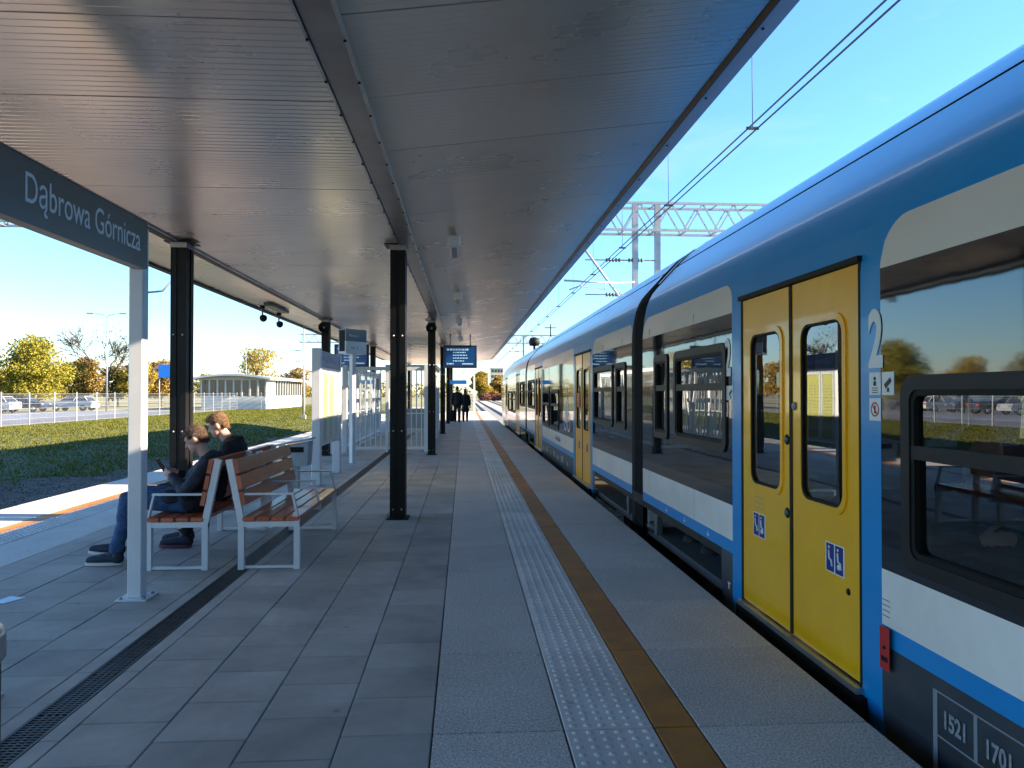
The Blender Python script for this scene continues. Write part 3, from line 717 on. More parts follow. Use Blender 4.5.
# bogies with wheels, dampers
def bogie(g):
    for y in (g-1.35, g+1.35):
        for x in (XC-.755, XC+.755):
            mb = MB(); mb.lathe([(.05,-.09),(.43,-.07),(.46,-.065),(.46,-.05),(.425,-.045),(.425,.04),(.36,.05),(.14,.02),(.10,.09),(.02,.09)], (x, y, -.335), 'x', 28)
            w = tp(mb, 'wheel', M['railm'])
        mb = MB(); mb.tube([(XC-.8,y,-.335),(XC+.8,y,-.335)], .08, 12); tp(mb, 'axle', M['under'])
    for x in (XS+.32, 2*XC-XS-.32):
        mb = MB(); mb.prism([(g-1.75,-.30),(g-1.75,-.12),(g-1.1,-.05),(g-.7,-.30),(g+.7,-.30),(g+1.1,-.05),(g+1.75,-.12),(g+1.75,-.30),(g+1.1,-.38),(g+.75,-.50),(g-.75,-.50),(g-1.1,-.38)], x-.1, x+.1, 'x'); tp(mb, 'bogie_frame', M['under'])
        for y in (g-1.35, g+1.35):
            mb = MB(); mb.box(x-.13, x+.13, y-.17, y+.17, -.48, -.2); mb.lathe([(.10,-.17),(.10,.02),(.08,.06)], (x,y-.28,0), 'z', 12); mb.lathe([(.10,-.17),(.10,.02),(.08,.06)], (x,y+.28,0), 'z', 12); tp(mb, 'axle_box', M['under'])
        mb = MB(); mb.lathe([(.17,-.30),(.21,-.2),(.21,-.1),(.17,-.05),(.21,0),(.21,.12),(.16,.2)], (x,g,0), 'z', 16); tp(mb, 'air_spring', M['rub'])
    mb = MB(); mb.tube([(XS+.10,g-.55,.02),(XS+.10,g+.15,.0)], .065, 14); mb.tube([(XS+.10,g+.15,.0),(XS+.10,g+.75,-.02)], .035, 12); tp(mb, 'yaw_damper', mat('damper_grey',(.05,.055,.06),rough=.4,metal=.4))
    for y, d in ((g-.75,.18), (g+.62,.14)):
        mb = MB(); mb.prism([(y,.30),(y+d,.30),(y+d*.75,-.02),(y+d*.2,-.02)], XS+.04, XS+.10, 'x'); tp(mb, 'bracket', mat('bracket_grey',(.12,.13,.14),rough=.5,metal=.4))
    for k, (y, h) in enumerate(((g-2.2,.28),(g+2.1,.24))):
        mb = MB(); mb.cbox(XS+.35, 2*XC-XS-.35, y-.25, y+.25, .0-h, .2, .02); tp(mb, 'equipment_box', M['under'])
for g in (G1, G2, G0): bogie(g)
bogie(37.2)
for y0, y1 in ((-20,-10),(-4,4.8),(12.2,20.6),(27,34)):
    mb = MB(); mb.box(XS+.5, 2*XC-XS-.5, y0, y1, -.45, -.09); tp(mb, 'underframe', M['under'])
for y0, y1 in ((-10,-4.12),(5.43,11.44),(20.96,26.69),(36.12,38)):
    mb = MB(); mb.box(XS+.004, 2*XC-XS-.004, y0, y1, .23, .345); tp(mb, 'underframe', M['under'])
for y0, y1 in ((-9.5,-4.6),(5.66,9.7),(10.45,11.25),(21.2,26.4)):  # unseen far-side skirts added to darken the bogie area; gap lets light in
    mb = MB(); strip(mb, y0, y1, -.6, .30, -1); tp(mb, 'skirt', M['tgrey'])
# cab nose
nose = MB(); NS = 9; loops = []
zz = [-.42,-.1,.3,.66,1.2,1.7,2.1,2.33,2.58,2.85,3.1,3.28,3.38]
for k in range(NS):
    u = k/(NS-1); y = 38.4 + 2.5*u; lp = []
    for z in zz:
        zf = max(0, (z-1.0)/2.4); pull = 1 - .0*u
        yb = 38.4 + 2.5*u*(1-.55*zf*u)
        half = (XC-XS-off(z)) * (1 - .22*u**3 - (.12*u**2 if z < .3 else 0))
        lp.append((half, yb, -.42 + (z+.42)*(1-.16*u**2)))
    loops.append([(XC-h, y2, z2) for h, y2, z2 in lp] + [(XC+h, y2, z2) for h, y2, z2 in reversed(lp)])
n = len(loops[0]); vs = sum(loops, []); fs = [(j*n+i, j*n+(i+1)%n, (j+1)*n+(i+1)%n, (j+1)*n+i) for j in range(NS-1) for i in range(n)] + [tuple((NS-1)*n+i for i in range(n))]
nose.add(vs, fs, True); tp(nose, 'cab_nose', M['tblue'])
mb = MB(); strip(mb, 38.45, 39.6, .68, 1.95, 1, -.004); tp(mb, 'cab_side_window', M['tband'])
mb = MB(); mb.box(XS+.2, 2*XC-XS-.2, 40.3, 41.2, -.55, -.2); tp(mb, 'coupler_skirt', M['tgrey'])
mb = MB(); mb.tube([(XS-.02,38.1,1.9),(XS-.18,38.2,1.95),(XS-.18,38.25,1.65)], .02, 6); mb.box(XS-.22,XS-.12,38.18,38.24,1.5,1.85); tp(mb, 'rear_view_camera', M['rub'])
for y in (2.2,.9,-1.0,6.35,7.9,9.3,10.6,14.6,16.4,18.2,21.9,25.0,30.,32.5):
    for z0, z1 in ((.398,.657),(2.105,2.30)):
        mb = MB(); mb.box(XS-.0008+off(z1)*.0, XS+.004, y-.002, y+.002, z0, min(z1,.657) if z0 < 1 else 2.19); tp(mb, 'panel_seam', M['greyp'])
for y in (1.8,-.4,-2.6,14.9,16.9,18.9,29.5,31.5):
    mb = MB(); mb.box(XS-.0008, XS+.004, y-.003, y+.003, -.25, .297); tp(mb, 'panel_seam', M['rub'])
# roof equipment and antenna
for y, l in ((15.5,2.6),(30,3.)):
    mb = MB(); mb.cbox(XC-.1, XC+.8, y, y+l, 3.36, 3.46, .03); tp(mb, 'roof_box', M['tgrey'])
mb = MB(); mb.tube([(XC-.55,24.6,3.4),(XC-.55,24.6,3.8)], .02, 6); mb.tube([(XC-.75,24.6,3.68),(XC-.35,24.6,3.68)], .015, 6); tp(mb, 'antenna', M['under'])
mb = MB(); mb.lathe([(.05,3.4),(.05,3.6),(.22,3.62),(.25,3.8),(.2,3.95),(.05,4.0)], (XC-.3,33,0), 'z', 14); tp(mb, 'roof_horn', M['rub'])
# train lettering and stickers (side x = 2.0, faces -x)
XT = XS - .0035
text('class_number', '2', .38, M['signw'], train, (XT,3.54,1.635), '-x', .001, .66, bold=.013).location = -T0
text('class_number', '2', .38, M['signw'], train, (XT,5.565,1.64), '-x', .001, .66, bold=.013).location = -T0
def plate(name, y0, y1, z0, z1, m, x=XT, parent=None):
    mb = MB(); mb.box(x, x+.0028, y0, y1, z0, z1); return tp(mb, name, M[m], parent)
def camsticker(yc, z):
    for dy, dz, kind in ((.055,.0,0),(-.055,.0,1),(.055,-.125,2)):
        o = plate('sticker', yc+dy-.05, yc+dy+.05, z+dz-.055, z+dz+.055, 'signw')
        if kind == 0:
            mb = MB(); mb.lathe([(.010,XT-.001),(.010,XT)], (0,yc+dy,z+.025), 'x', 10); mb.box(XT-.001,XT,yc+dy-.012,yc+dy+.012,z-.01,z+.012)
            for k in range(3): mb.box(XT-.001,XT,yc+dy-.025,yc+dy+.025,z-.045+k*.011,z-.041+k*.011)
            tp(mb, 'sticker_print', M['blackp'], o)
        elif kind == 1:
            mb = MB(); mb.add([(XT-.001,yc+dy+a,z+b) for a,b in ((.030,-.004),(-.022,.030),(-.034,.010),(.016,-.026))], [(0,1,2,3)]); mb.box(XT-.001,XT,yc+dy-.012,yc+dy+.006,z-.04,z-.02); tp(mb, 'sticker_print', M['blackp'], o)
        else:
            mb = MB(); c = (yc+dy, z+dz); ring(mb, [(c[0]+.036*math.cos(k*.35),c[1]+.036*math.sin(k*.35)) for k in range(18)], [(c[0]+.028*math.cos(k*.35),c[1]+.028*math.sin(k*.35)) for k in range(18)], XT-.001, XT)
            mb.bar((XT-.0005,c[0]+.022,c[1]+.022),(XT-.0005,c[0]-.022,c[1]-.022),.007,.001); tp(mb, 'sticker_print', M['red'], o)
            mb = MB(); mb.box(XT-.0006,XT,c[0]-.006,c[0]+.006,c[1]-.02,c[1]+.02); tp(mb, 'sticker_print', M['blackp'], o)
camsticker(3.43, 1.545); camsticker(5.50, 1.50)
o = plate('tail_lamp_socket', 3.345, 3.425, .195, .395, 'red', XS-.022)
mb = MB(); mb.box(XS-.024,XS-.021,3.36,3.41,.235,.258); mb.lathe([(.008,XS-.026),(.008,XS-.021)], (0,3.385,.30), 'x', 8); tp(mb, 'latch', M['rub'], o)
mb = MB()
for z in (.44,.465,.49,.515): mb.box(XT-.0005,XT+.001,3.37,3.43,z,z+.004)
tp(mb, 'small_print', M['greyp'])
mb = MB()                                          # data frame on the skirt
for z in (-.16,.05,.235): mb.box(XT+.0015,XT+.0028,2.50,3.05,z,z+.007)
for y in (2.50,3.025): mb.box(XT+.001,XT+.0026,y,y+.028,-.16,.242)
mb.box(XT+.001,XT+.0026,2.78,2.80,.055,.24)
tp(mb, 'data_frame', M['greyp'])
for tx, y, z in (('1521',2.99,.105),('1701',2.74,.105),('1519',2.90,-.09)):
    text('data_print', tx, .10, mat('worn_white_print',(.36,.37,.39),(.22,.23,.25),40,.6), train, (XT,y,z), '-x', .0005, .78, bold=.003).location = -T0
text('operator_name', 'Koleje Śląskie', .15, M['greyp'], train, (XT,16.2,.48), '-x', .001).location = -T0
for y in (5.95,6.6,7.2):
    mb = MB(); mb.box(XT,XT+.002,y,y+.05,.33,.345); mb.box(XT,XT+.002,y+.02,y+.03,.345,.37); tp(mb, 'jacking_mark', M['signw'])
mb = MB(); mb.box(XT+.001,XT+.0025,5.47,5.52,.06,.07); mb.box(XT+.001,XT+.0025,5.49,5.505,.02,.06); tp(mb, 'jacking_mark', M['signw'])
for k in range(7):
    mb = MB(); mb.box(XT+.001,XT+.0025,14.2+k*.7,14.2+k*.7+random.uniform(.15,.4),.08,.16+.05*(k%2)); tp(mb, 'small_print', M['greyp'])
# bicycle emblem beside the second door
mb = MB(); by, bz = 14.35, 1.12
for dy in (-.24,.24):
    ring(mb, [(by+dy+.19*math.cos(k*.3),bz-.18+.19*math.sin(k*.3)) for k in range(21)], [(by+dy+.155*math.cos(k*.3),bz-.18+.155*math.sin(k*.3)) for k in range(21)], XT, XT+.002)
for a, b in (((.24,-.18),(.08,.14)),((.08,.14),(-.16,.14)),((-.16,.14),(-.0,-.18)),((0,-.18),(.24,-.18)),((0,-.18),(.10,.2)),((-.24,-.18),(-.14,.26)),((-.14,.26),(-.04,.28)),((.16,.2),(.04,.2))):
    mb.bar((XT+.001,by+a[0],bz+a[1]),(XT+.001,by+b[0],bz+b[1]),.04,.002,(1,0,0))
mb.lathe([(.07,XT),(.07,XT+.002)], (0,by,bz+.42), 'x', 14)
tp(mb, 'bicycle_emblem', M['signw'])
o = plate('door_notice', 12.75, 13.05, 1.25, 1.5, 'red', XS-.002)

# ---------------------------------------------------------------- platform furniture
NX = -2.39
sg = thing('station_name_sign', 'dark station name board on two white posts reading Dąbrowa Górnicza', 'sign', (NX,4.7,0))
def sub(mb, name, m, root, parent=None):
    o = mb.build(name, m); o.parent = parent or root
    if parent is None: o.location = -Vector(root.location)
    return o
for y in (3.74, 5.6):
    mb = MB(); mb.cbox(NX-.05, NX+.05, y-.05, y+.05, .012, 2.72, .006); p = sub(mb, 'post', M['white'], sg)
    mb = MB(); mb.cbox(NX-.11, NX+.11, y-.11, y+.11, .001, .013, .003); sub(mb, 'base_plate', M['white'], sg, p)
    for dx in (-.08,.08):
        for dy in (-.08,.08):
            b = MB(); b.lathe([(.014,.013),(.014,.024),(.006,.03)], (NX+dx,y+dy,0), 'z', 6); sub(b, 'anchor_bolt', M['galv'], sg, p)
mb = MB(); mb.prism(rrect(3.80,5.60,2.405,2.755,.03,3), NX-.02, NX+.062, 'x'); brd = sub(mb, 'board', M['signbg'], sg)
mb = MB(); mb.box(NX-.052,NX+.052, 5.545, 5.66, 2.44, 2.755); 
t = text('lettering', 'Dąbrowa Górnicza', .235, M['signw'], sg, (NX+.0635,4.06,2.52), '+x', .001, .765); t.location = -Vector(sg.location)

def bench(x0, face, label):
    """white steel bench with slats; x0 = front edge, face = +1 looks to +x; near end y = 6.42"""
    y0, y1 = 6.42, 8.30; o = thing('bench', label, 'bench', (x0, (y0+y1)/2, 0), group='back to back benches')
    f = lambda d: x0 - face*d                     # distance back from the front edge
    for y in (y0+.03, (y0+y1)/2, y1-.03):
        end = y != (y0+y1)/2
        if end:
            mb = MB(); mb.bar((f(.035),y,.001),(f(.035),y,.415),.05,.05,(0,1,0)); sub(mb, 'leg', M['white'], o)
            mb = MB(); mb.bar((f(.50),y,.001),(f(.50),y,.40),.05,.05,(0,1,0)); sub(mb, 'leg', M['white'], o)
            mb = MB(); mb.bar((f(.06),y,.02),(f(.475),y,.02),.03,.02); sub(mb, 'foot_rail', M['white'], o)
        mb = MB(); mb.bar((f(.01),y,.385),(f(.525),y,.385),.044,.045); sub(mb, 'seat_bearer', M['white'], o)
        mb = MB(); mb.bar((f(.50),y,.40),(f(.605),y,.935),.055,.045,(0,1,0)); sub(mb, 'back_post', M['white'], o)
        mb = MB(); r = .014
        mb.bar((f(.02),y,.41),(f(.075),y,.635),.036,.016,(1,0,0)); mb.bar((f(.062),y,.64),(f(.55),y,.64),.04,.016); sub(mb, 'armrest', M['white'], o)
    for k in range(4):
        d = .015 + k*.122
        mb = MB(); mb.cbox(min(f(d),f(d+.108)), max(f(d),f(d+.108)), y0, y1, .41, .447, .006); sub(mb, 'seat_slat', M['wood'], o)
    for k in range(3):
        z = .545 + k*.135; d = .495 + (z-.40)*.196
        mb = MB(); mb.bar((f(d-.035),y0,z+.06),(f(d-.035),y1,z+.06),.036,.118, (f(.105)-f(0),0,.54)); sub(mb, 'back_slat', M['wood'], o)
    for z in (.30,):
        mb = MB(); mb.bar((f(.27),y0+.05,.355),(f(.27),y1-.05,.355),.03,.02); sub(mb, 'stretcher', M['white'], o)
    return o
bench(-1.39, 1, 'empty white steel bench with brown slats facing the train')
bench(-2.69, -1, 'white steel bench with brown slats on which two people sit')

def litter_bin(x, y, label):
    b = thing('litter_bin', label, 'bin', (x,y,0))
    mb = MB(); mb.prism([(-.20,.42),(.20,.42),(.22,.78),(-.22,.70)], -.16, .16, 'y'); o = mb.build('bin_body', M['steelbin'], b)
    mb = MB(); mb.prism([(-.25,.715),(.25,.805),(.25,.83),(-.25,.74)], -.19, .19, 'y'); mb.build('lid', M['steelbin'], b)
    mb = MB(); mb.cbox(-.05,.05,-.05,.05,.012,.42,.004); mb.build('stand', M['steelbin'], b)
    mb = MB(); mb.cbox(-.15,.15,-.15,.15,.001,.013,.003); mb.build('base_plate', M['steelbin'], b)
    mb = MB(); mb.box(-.15,.15,-.163,-.158,.62,.70); mb.build('slot', M['rub'], b)
litter_bin(-2.52, 11.3, 'grey steel litter bin with slanted lid between bench and timetable board')
b = thing('ash_bin', 'slim dark bin with pale steel rim standing beside the drainage grating', 'bin', (-1.622,2.40,0))
mb = MB(); mb.lathe([(.15,.001),(.15,.02),(.165,.06),(.165,.65)], (0,0,0), 'z', 28); mb.build('bin_body', M['black'], b)
mb = MB(); mb.lathe([(.17,.65),(.178,.66),(.178,.73),(.17,.75),(.13,.76)], (0,0,0), 'z', 28); mb.build('rim', M['alu'], b)

# timetable board
tb = thing('timetable_board', 'white framed timetable board with blue header and three yellow sheets', 'board', (-2.40,13.2,0))
TY0, TY1, TX = 12.25, 14.15, -2.40
for y in (TY0, TY1):
    mb = MB(); mb.cbox(TX-.07, TX+.07, y-.07, y+.07, .001, 2.23, .008); sub(mb, 'post', M['white'], tb)
mb = MB(); mb.box(TX-.045, TX+.045, TY0+.07, TY1-.07, .62, 2.2); sub(mb, 'case', M['white'], tb)
mb = MB(); mb.box(TX+.046, TX+.056, TY0+.07, TY1-.07, 1.93, 2.2); hd = sub(mb, 'header', mat('header_blue',(.02,.10,.30),rough=.35), tb)
t = text('lettering', 'Dąbrowa Górnicza', .19, M['signw'], tb, (TX+.0575,TY0+.16,2.01), '+x', .001, .95); t.location = -Vector(tb.location)
for k in range(3):
    a = TY0 + .21 + k*.545; 
    mb = MB(); mb.box(TX+.046,TX+.050,a,a+.40,.70,1.82); sh = sub(mb, 'timetable_sheet', mat(('yellow_paper','yellow_paper','cream_paper')[k], ((.60,.56,.16),(.58,.54,.18),(.62,.60,.45))[k], rough=.7), tb)
    mb = MB()
    for r_ in range(16):
        z = 1.62 - r_*.055
        for c_ in range(4): mb.box(TX+.0503,TX+.0508,a+.03+c_*.09,a+.03+c_*.09+random.uniform(.04,.075),z,z+.014)
    sub(mb, 'timetable_print', M['greyp'], tb, sh)
    mb = MB(); ring(mb, [(a-.06,.66),(a+.46,.66),(a+.46,1.86),(a-.06,1.86)], [(a,.70),(a+.4,.70),(a+.4,1.82),(a,1.82)], TX+.046, TX+.062); sub(mb, 'frame', M['white'], tb)
mb = MB(); mb.add([(TX+.064,TY0+.09,.66),(TX+.064,TY1-.09,.66),(TX+.064,TY1-.09,1.88),(TX+.064,TY0+.09,1.88)], [(0,1,2,3)]); sub(mb, 'cover_pane', M['clear'], tb)
# platform sign with clock on pole
_ps0 = len(COL.objects)
ps = thing('platform_sign', 'two-tone platform sign box on a slim white pole', 'sign', (-2.39,16.05,0))
mb = MB(); mb.cbox(-2.44,-2.34,16.0,16.1,.001,2.35,.006); sub(mb, 'pole', M['white'], ps)
mb = MB(); mb.box(-2.50,-2.28,15.75,16.35,2.60,2.86); sub(mb, 'upper_box', M['signbg'], ps)
mb = MB(); mb.box(-2.50,-2.28,15.75,16.35,2.33,2.598); sub(mb, 'lower_box', M['white'], ps)
mb = MB(); mb.box(-2.47,-2.31,15.742,15.749,2.38,2.83); sub(mb, 'end_screen', M['rub'], ps)
t = text('lettering', 'Peron 1', .09, M['signw'], ps, (-2.278,15.85,2.69), '+x', .001); t.location = -Vector(ps.location)
t = text('lettering', 'tor 2', .10, M['greyp'], ps, (-2.278,15.9,2.43), '+x', .001); t.location = -Vector(ps.location)

ps.rotation_euler = (0,0,R(-38))
# stair enclosure: white railings and glass
en = thing('stair_railing', 'white barred railing around the underpass stairs', 'railing', (-2.0,19,0))
EX0, EX1, EY0, EY1 = -3.02, -.96, 19.0, 26.6
def rail_run(p, q, n, glassy):
    p, q = Vector(p), Vector(q); d = (q-p)
    mb = MB(); mb.bar(p+Vector((0,0,2.12)), q+Vector((0,0,2.12)), .07, .09); sub(mb, 'top_rail', M['white'], en)
    mb = MB(); mb.bar(p+Vector((0,0,.10)), q+Vector((0,0,.10)), .06, .07); sub(mb, 'bottom_rail', M['white'], en)
    mb = MB(); mb.bar(p+Vector((0,0,.98)), q+Vector((0,0,.98)), .04, .03); sub(mb, 'middle_rail', M['white'], en)
    for k in range(1, n):
        c = p + d*k/n; b = MB(); b.bar(c+Vector((0,0,.135)), c+Vector((0,0,2.075)), .026, .026, (0,1,0)); sub(b, 'bar', M['white'], en)
    if glassy:
        nrm = Vector((d.y,-d.x,0)).normalized()*.03
        g = MB(); g.add([p+nrm+Vector((0,0,.2)), q+nrm+Vector((0,0,.2)), q+nrm+Vector((0,0,2.0)), p+nrm+Vector((0,0,2.0))], [(0,1,2,3)]); sub(g, 'glass_panel', M['clear'], en)
rail_run((EX0,EY0,0),(EX1,EY0,0), 16, False)
for x in (EX0, EX1):
    for k in range(4): rail_run((x,EY0+k*1.9,0),(x,EY0+(k+1)*1.9,0), 8, True)
    for k in range(5):
        mb = MB(); y = EY0+k*1.9; mb.cbox(x-.06,x+.06,y-.06,y+.06,.001,2.2,.006); sub(mb, 'post', M['white'], en)
mb = MB(); mb.box(-2.0,-1.93,18.96,19.04,.001,2.2); sub(mb, 'post', M['white'], en)
# glass shelter behind the railings
sh = thing('glass_shelter', 'glazed shelter with white frame behind the stair railing', 'shelter', (-2.0,31,0))
for x in (-2.9,-1.15):
    for y in (28.6,30.2,31.8,33.4):
        mb = MB(); mb.box(x-.04,x+.04,y-.04,y+.04,.001,2.5); sub(mb, 'post', M['white'], sh)
    for k in range(3):
        mb = MB(); y = 28.6+k*1.6; mb.box(x-.006,x+.006,y+.04,y+1.56,.15,2.4); sub(mb, 'glass_panel', M['clear'], sh)
mb = MB(); mb.box(-3.0,-1.05,28.5,33.5,2.5,2.58); sub(mb, 'roof', M['white'], sh)
mb = MB(); mb.box(-2.85,-1.2,28.57,28.63,.15,.9); sub(mb, 'back_panel', M['steelbin'], sh)

# hanging information screens
def info_screen(x, y, label):
    s = thing('information_screen', label, 'screen', (x,y,2.25))
    mb = MB(); mb.cbox(-.50,.50,-.08,.08,0,.68,.01); mb.build('case', mat('screen_case',(.008,.02,.06),rough=.4), s)
    mb = MB(); mb.box(-.44,.44,-.085,-.081,.06,.62); f = mb.build('display', M['screen'], s)
    mb = MB()
    for r_, (a, b, h) in enumerate(((-.40,.25,.055),(-.22,.16,.03),(-.22,.20,.03),(-.22,.22,.03),(-.22,.12,.03),(-.40,-.2,.035))):
        z = .55 - r_*.085; xx = a
        while xx < b:
            w = random.uniform(.03,.09); mb.box(xx, min(b,xx+w), -.0875, -.0855, z-h/2, z+h/2); xx += w+.018
    mb.box(.05,.38,-.0875,-.0855,.105,.14)
    tag(mb.build('display_text', M['scrtext'], f), kind='stuff')
    for xx in (-.3,.3):
        mb = MB(); mb.tube([(xx,0,.68),(xx,0,1.03)], .02, 8); mb.build('hanger', M['galv'], s)
info_screen(-.12, 22.3, 'blue departure screen hanging over the walkway beside the train')
info_screen(-3.30, 22.0, 'blue departure screen hanging behind the platform sign box')
# second far hanging sign
hs = thing('hanging_sign', 'small blue direction sign hung far along the platform above two walkers', 'sign', (-.42,42,2.0))
mb = MB(); mb.box(-.55,.55,-.05,.05,0,.22); mb.build('board', M['blues'], hs)
for xx in (-.4,.4):
    mb = MB(); mb.tube([(xx,0,.22),(xx,0,1.28)], .02, 6); mb.build('hanger', M['galv'], hs)

# ceiling lamps, loudspeakers, cameras
def zceil(x): return ZC + max(0, x+.6)*.1284
for k, y in enumerate((8.9, 13.6, 18.3, 24)):
    x = -.12
    l_ = thing('ceiling_lamp', ('slim grey lamp on the ceiling beside the first column', 'small grey lamp on the ceiling between the first and second columns', 'grey lamp on the ceiling close to the second column', 'grey lamp on the ceiling past the departure screen')[k], 'lamp', (x,y,zceil(x)))
    mb = MB(); mb.cbox(-.05,.05,-.38,.38,-.16,-.10,.012); mb.build('housing', M['galv'], l_)
    mb = MB(); mb.cbox(-.038,.038,-.36,.36,-.178,-.1605,.006); mb.build('diffuser', mat('lamp_diffuser',(.32,.32,.31),rough=.35), l_)
    mb = MB(); mb.cbox(-.075,.075,-.47,-.382,-.19,-.06,.01); mb.build('end_box', M['white'], l_)
    for yy in (-.3,.3):
        mb = MB(); mb.box(-.015,.015,yy-.015,yy+.015,-.10,.0); mb.build('stem', M['galv'], l_)
for k, (x, y, lb) in enumerate(((-3.33,18.1-.16,'round black loudspeaker on the second left column'),(-.79,18.1-.16,'round black loudspeaker on the second walkway column'))):
    s_ = thing('loudspeaker', lb, 'loudspeaker', (x,y,3.06), group=None)
    mb = MB(); mb.lathe([(.06,-.02),(.10,-.16),(.13,-.19),(.13,-.2),(.115,-.2),(.05,-.12)], (0,.05,0), 'y', 18); mb.build('horn', M['rub'], s_)
    mb = MB(); mb.box(-.02,.02,-.02,.035,-.15,-.05); mb.build('bracket', M['rub'], s_)
    mb = MB(); mb.lathe([(.03,-.155),(.03,-.13)], (0,.05,0), 'y', 12); mb.build('cone', M['galv'], s_)
for k, (y, lb) in enumerate(((17.2,'dome camera on the left eave, nearer the name sign'),(18.7,'dome camera on the left eave beside the flat dark box'))):
    c_ = thing('security_camera', lb, 'camera', (-4.60,y,3.48))
    mb = MB(); mb.lathe([(.06,-.05),(.06,0.02)], (0,0,0), 'z', 14); mb.build('mount', M['rub'], c_)
    mb = MB(); mb.tube([(0,0,-.05),(.0,-.0,-.20),(.03,-.05,-.22)], .02, 8); mb.build('arm', M['galv'], c_)
    mb = MB(); mb.lathe([(.015,.05),(.07,.03),(.085,-.01),(.08,-.06),(.05,-.10),(.01,-.115)], (.04,-.07,-.25), 'z', 16); mb.build('dome', M['rub'], c_)
jb = thing('junction_box', 'flat dark box under the left eave', 'box', (-4.05,16.3,3.33))
mb = MB(); mb.cbox(-.09,.09,-.75,.75,-.03,.05,.01); mb.build('case', M['tgrey'], jb)
mb = MB(); mb.box(-.06,.06,-.6,.6,.05,.075); mb.build('mount', M['galv'], jb)

# ---------------------------------------------------------------- people
def remesh_blob(parts, vox, smooth=4):
    bm = bmesh.new()
    for p in parts:
        if p[0] == 'e':                            # ellipsoid centre, radii, euler
            _, c, r, e = p
            mtx = Matrix.Translation(c) @ Euler(e).to_matrix().to_4x4() @ Matrix.Diagonal((*r,1))
            bmesh.ops.create_uvsphere(bm, u_segments=16, v_segments=10, radius=1, matrix=mtx)
        else:                                      # tapered capsule chain
            pts, rs = p[1], p[2]
            for (a, b, ra, rb) in zip(pts[:-1], pts[1:], rs[:-1], rs[1:]):
                a, b = Vector(a), Vector(b); d = b-a; n = 12
                for c, r in ((a,ra),(b,rb)): bmesh.ops.create_icosphere(bm, subdivisions=2, radius=r, matrix=Matrix.Translation(c))
                q = d.normalized(); u = q.orthogonal().normalized(); w = q.cross(u)
                r0 = [bm.verts.new(a + (u*math.cos(2*math.pi*k/n)+w*math.sin(2*math.pi*k/n))*ra) for k in range(n)]
                r1 = [bm.verts.new(b + (u*math.cos(2*math.pi*k/n)+w*math.sin(2*math.pi*k/n))*rb) for k in range(n)]
                for k in range(n): bm.faces.new((r0[k], r0[(k+1)%n], r1[(k+1)%n], r1[k]))
                bm.faces.new(list(reversed(r0))); bm.faces.new(r1)
    bmesh.ops.recalc_face_normals(bm, faces=bm.faces)
    me = bpy.data.meshes.new('blob'); bm.to_mesh(me); bm.free()
    o = bpy.data.objects.new('blob', me); COL.objects.link(o)
    r = o.modifiers.new('r', 'REMESH'); r.mode = 'VOXEL'; r.voxel_size = vox; r.use_smooth_shade = True
    s = o.modifiers.new('s', 'SMOOTH'); s.factor = .5; s.iterations = smooth
    bpy.context.view_layer.update()
    out = bpy.data.meshes.new_from_object(o.evaluated_get(bpy.context.evaluated_depsgraph_get()))
    bpy.data.objects.remove(o); bpy.data.meshes.remove(me); return out
from mathutils import noise as mnoise
def blob(name, parts, vox, m, parent, smooth=4):
    me = remesh_blob(parts, vox, smooth)
    if name in ('jacket', 'trousers', 'coat'):
        nv = [v.normal.copy() for v in me.vertices]
        for v, nn in zip(me.vertices, nv):
            q = v.co; d = mnoise.noise(Vector((q.x*9,q.y*9,q.z*15)))*.010 + mnoise.noise(Vector((q.x*24,q.y*24,q.z*34)))*.004
            v.co += nn*d
        me.update()
    me.name = name; me.materials.clear(); me.materials.append(m)
    return link(name, me, parent)
def hand(w, fdir, pdir, side, curl=.5):
    """palm + five fingers from wrist w; fdir finger direction, pdir towards the palm side"""
    w, f, p = Vector(w), Vector(fdir).normalized(), Vector(pdir); p = (p - f*p.dot(f)).normalized(); s_ = f.cross(p)*side
    out = [('e', w+f*.045, (.042,.036,.018), Matrix((f, s_, f.cross(s_))).transposed().to_euler())]
    for k, L in enumerate((.064,.074,.070,.055)):
        b = w + f*.078 + s_*(.027-.018*k); m1 = b + (f*.8+p*curl).normalized()*L*.5; m2 = m1 + (f*.3+p*(.6+curl)).normalized()*L*.5
        out.append(('c', [b, m1, m2], [.0092,.0086,.0074]))
    b = w + f*.02 + s_*.03; m1 = b + (f*.55+s_*.7+p*.25).normalized()*.04; m2 = m1 + (f*.9+p*.35).normalized()*.032
    out.append(('c', [b, m1, m2], [.013,.011,.009])); return out
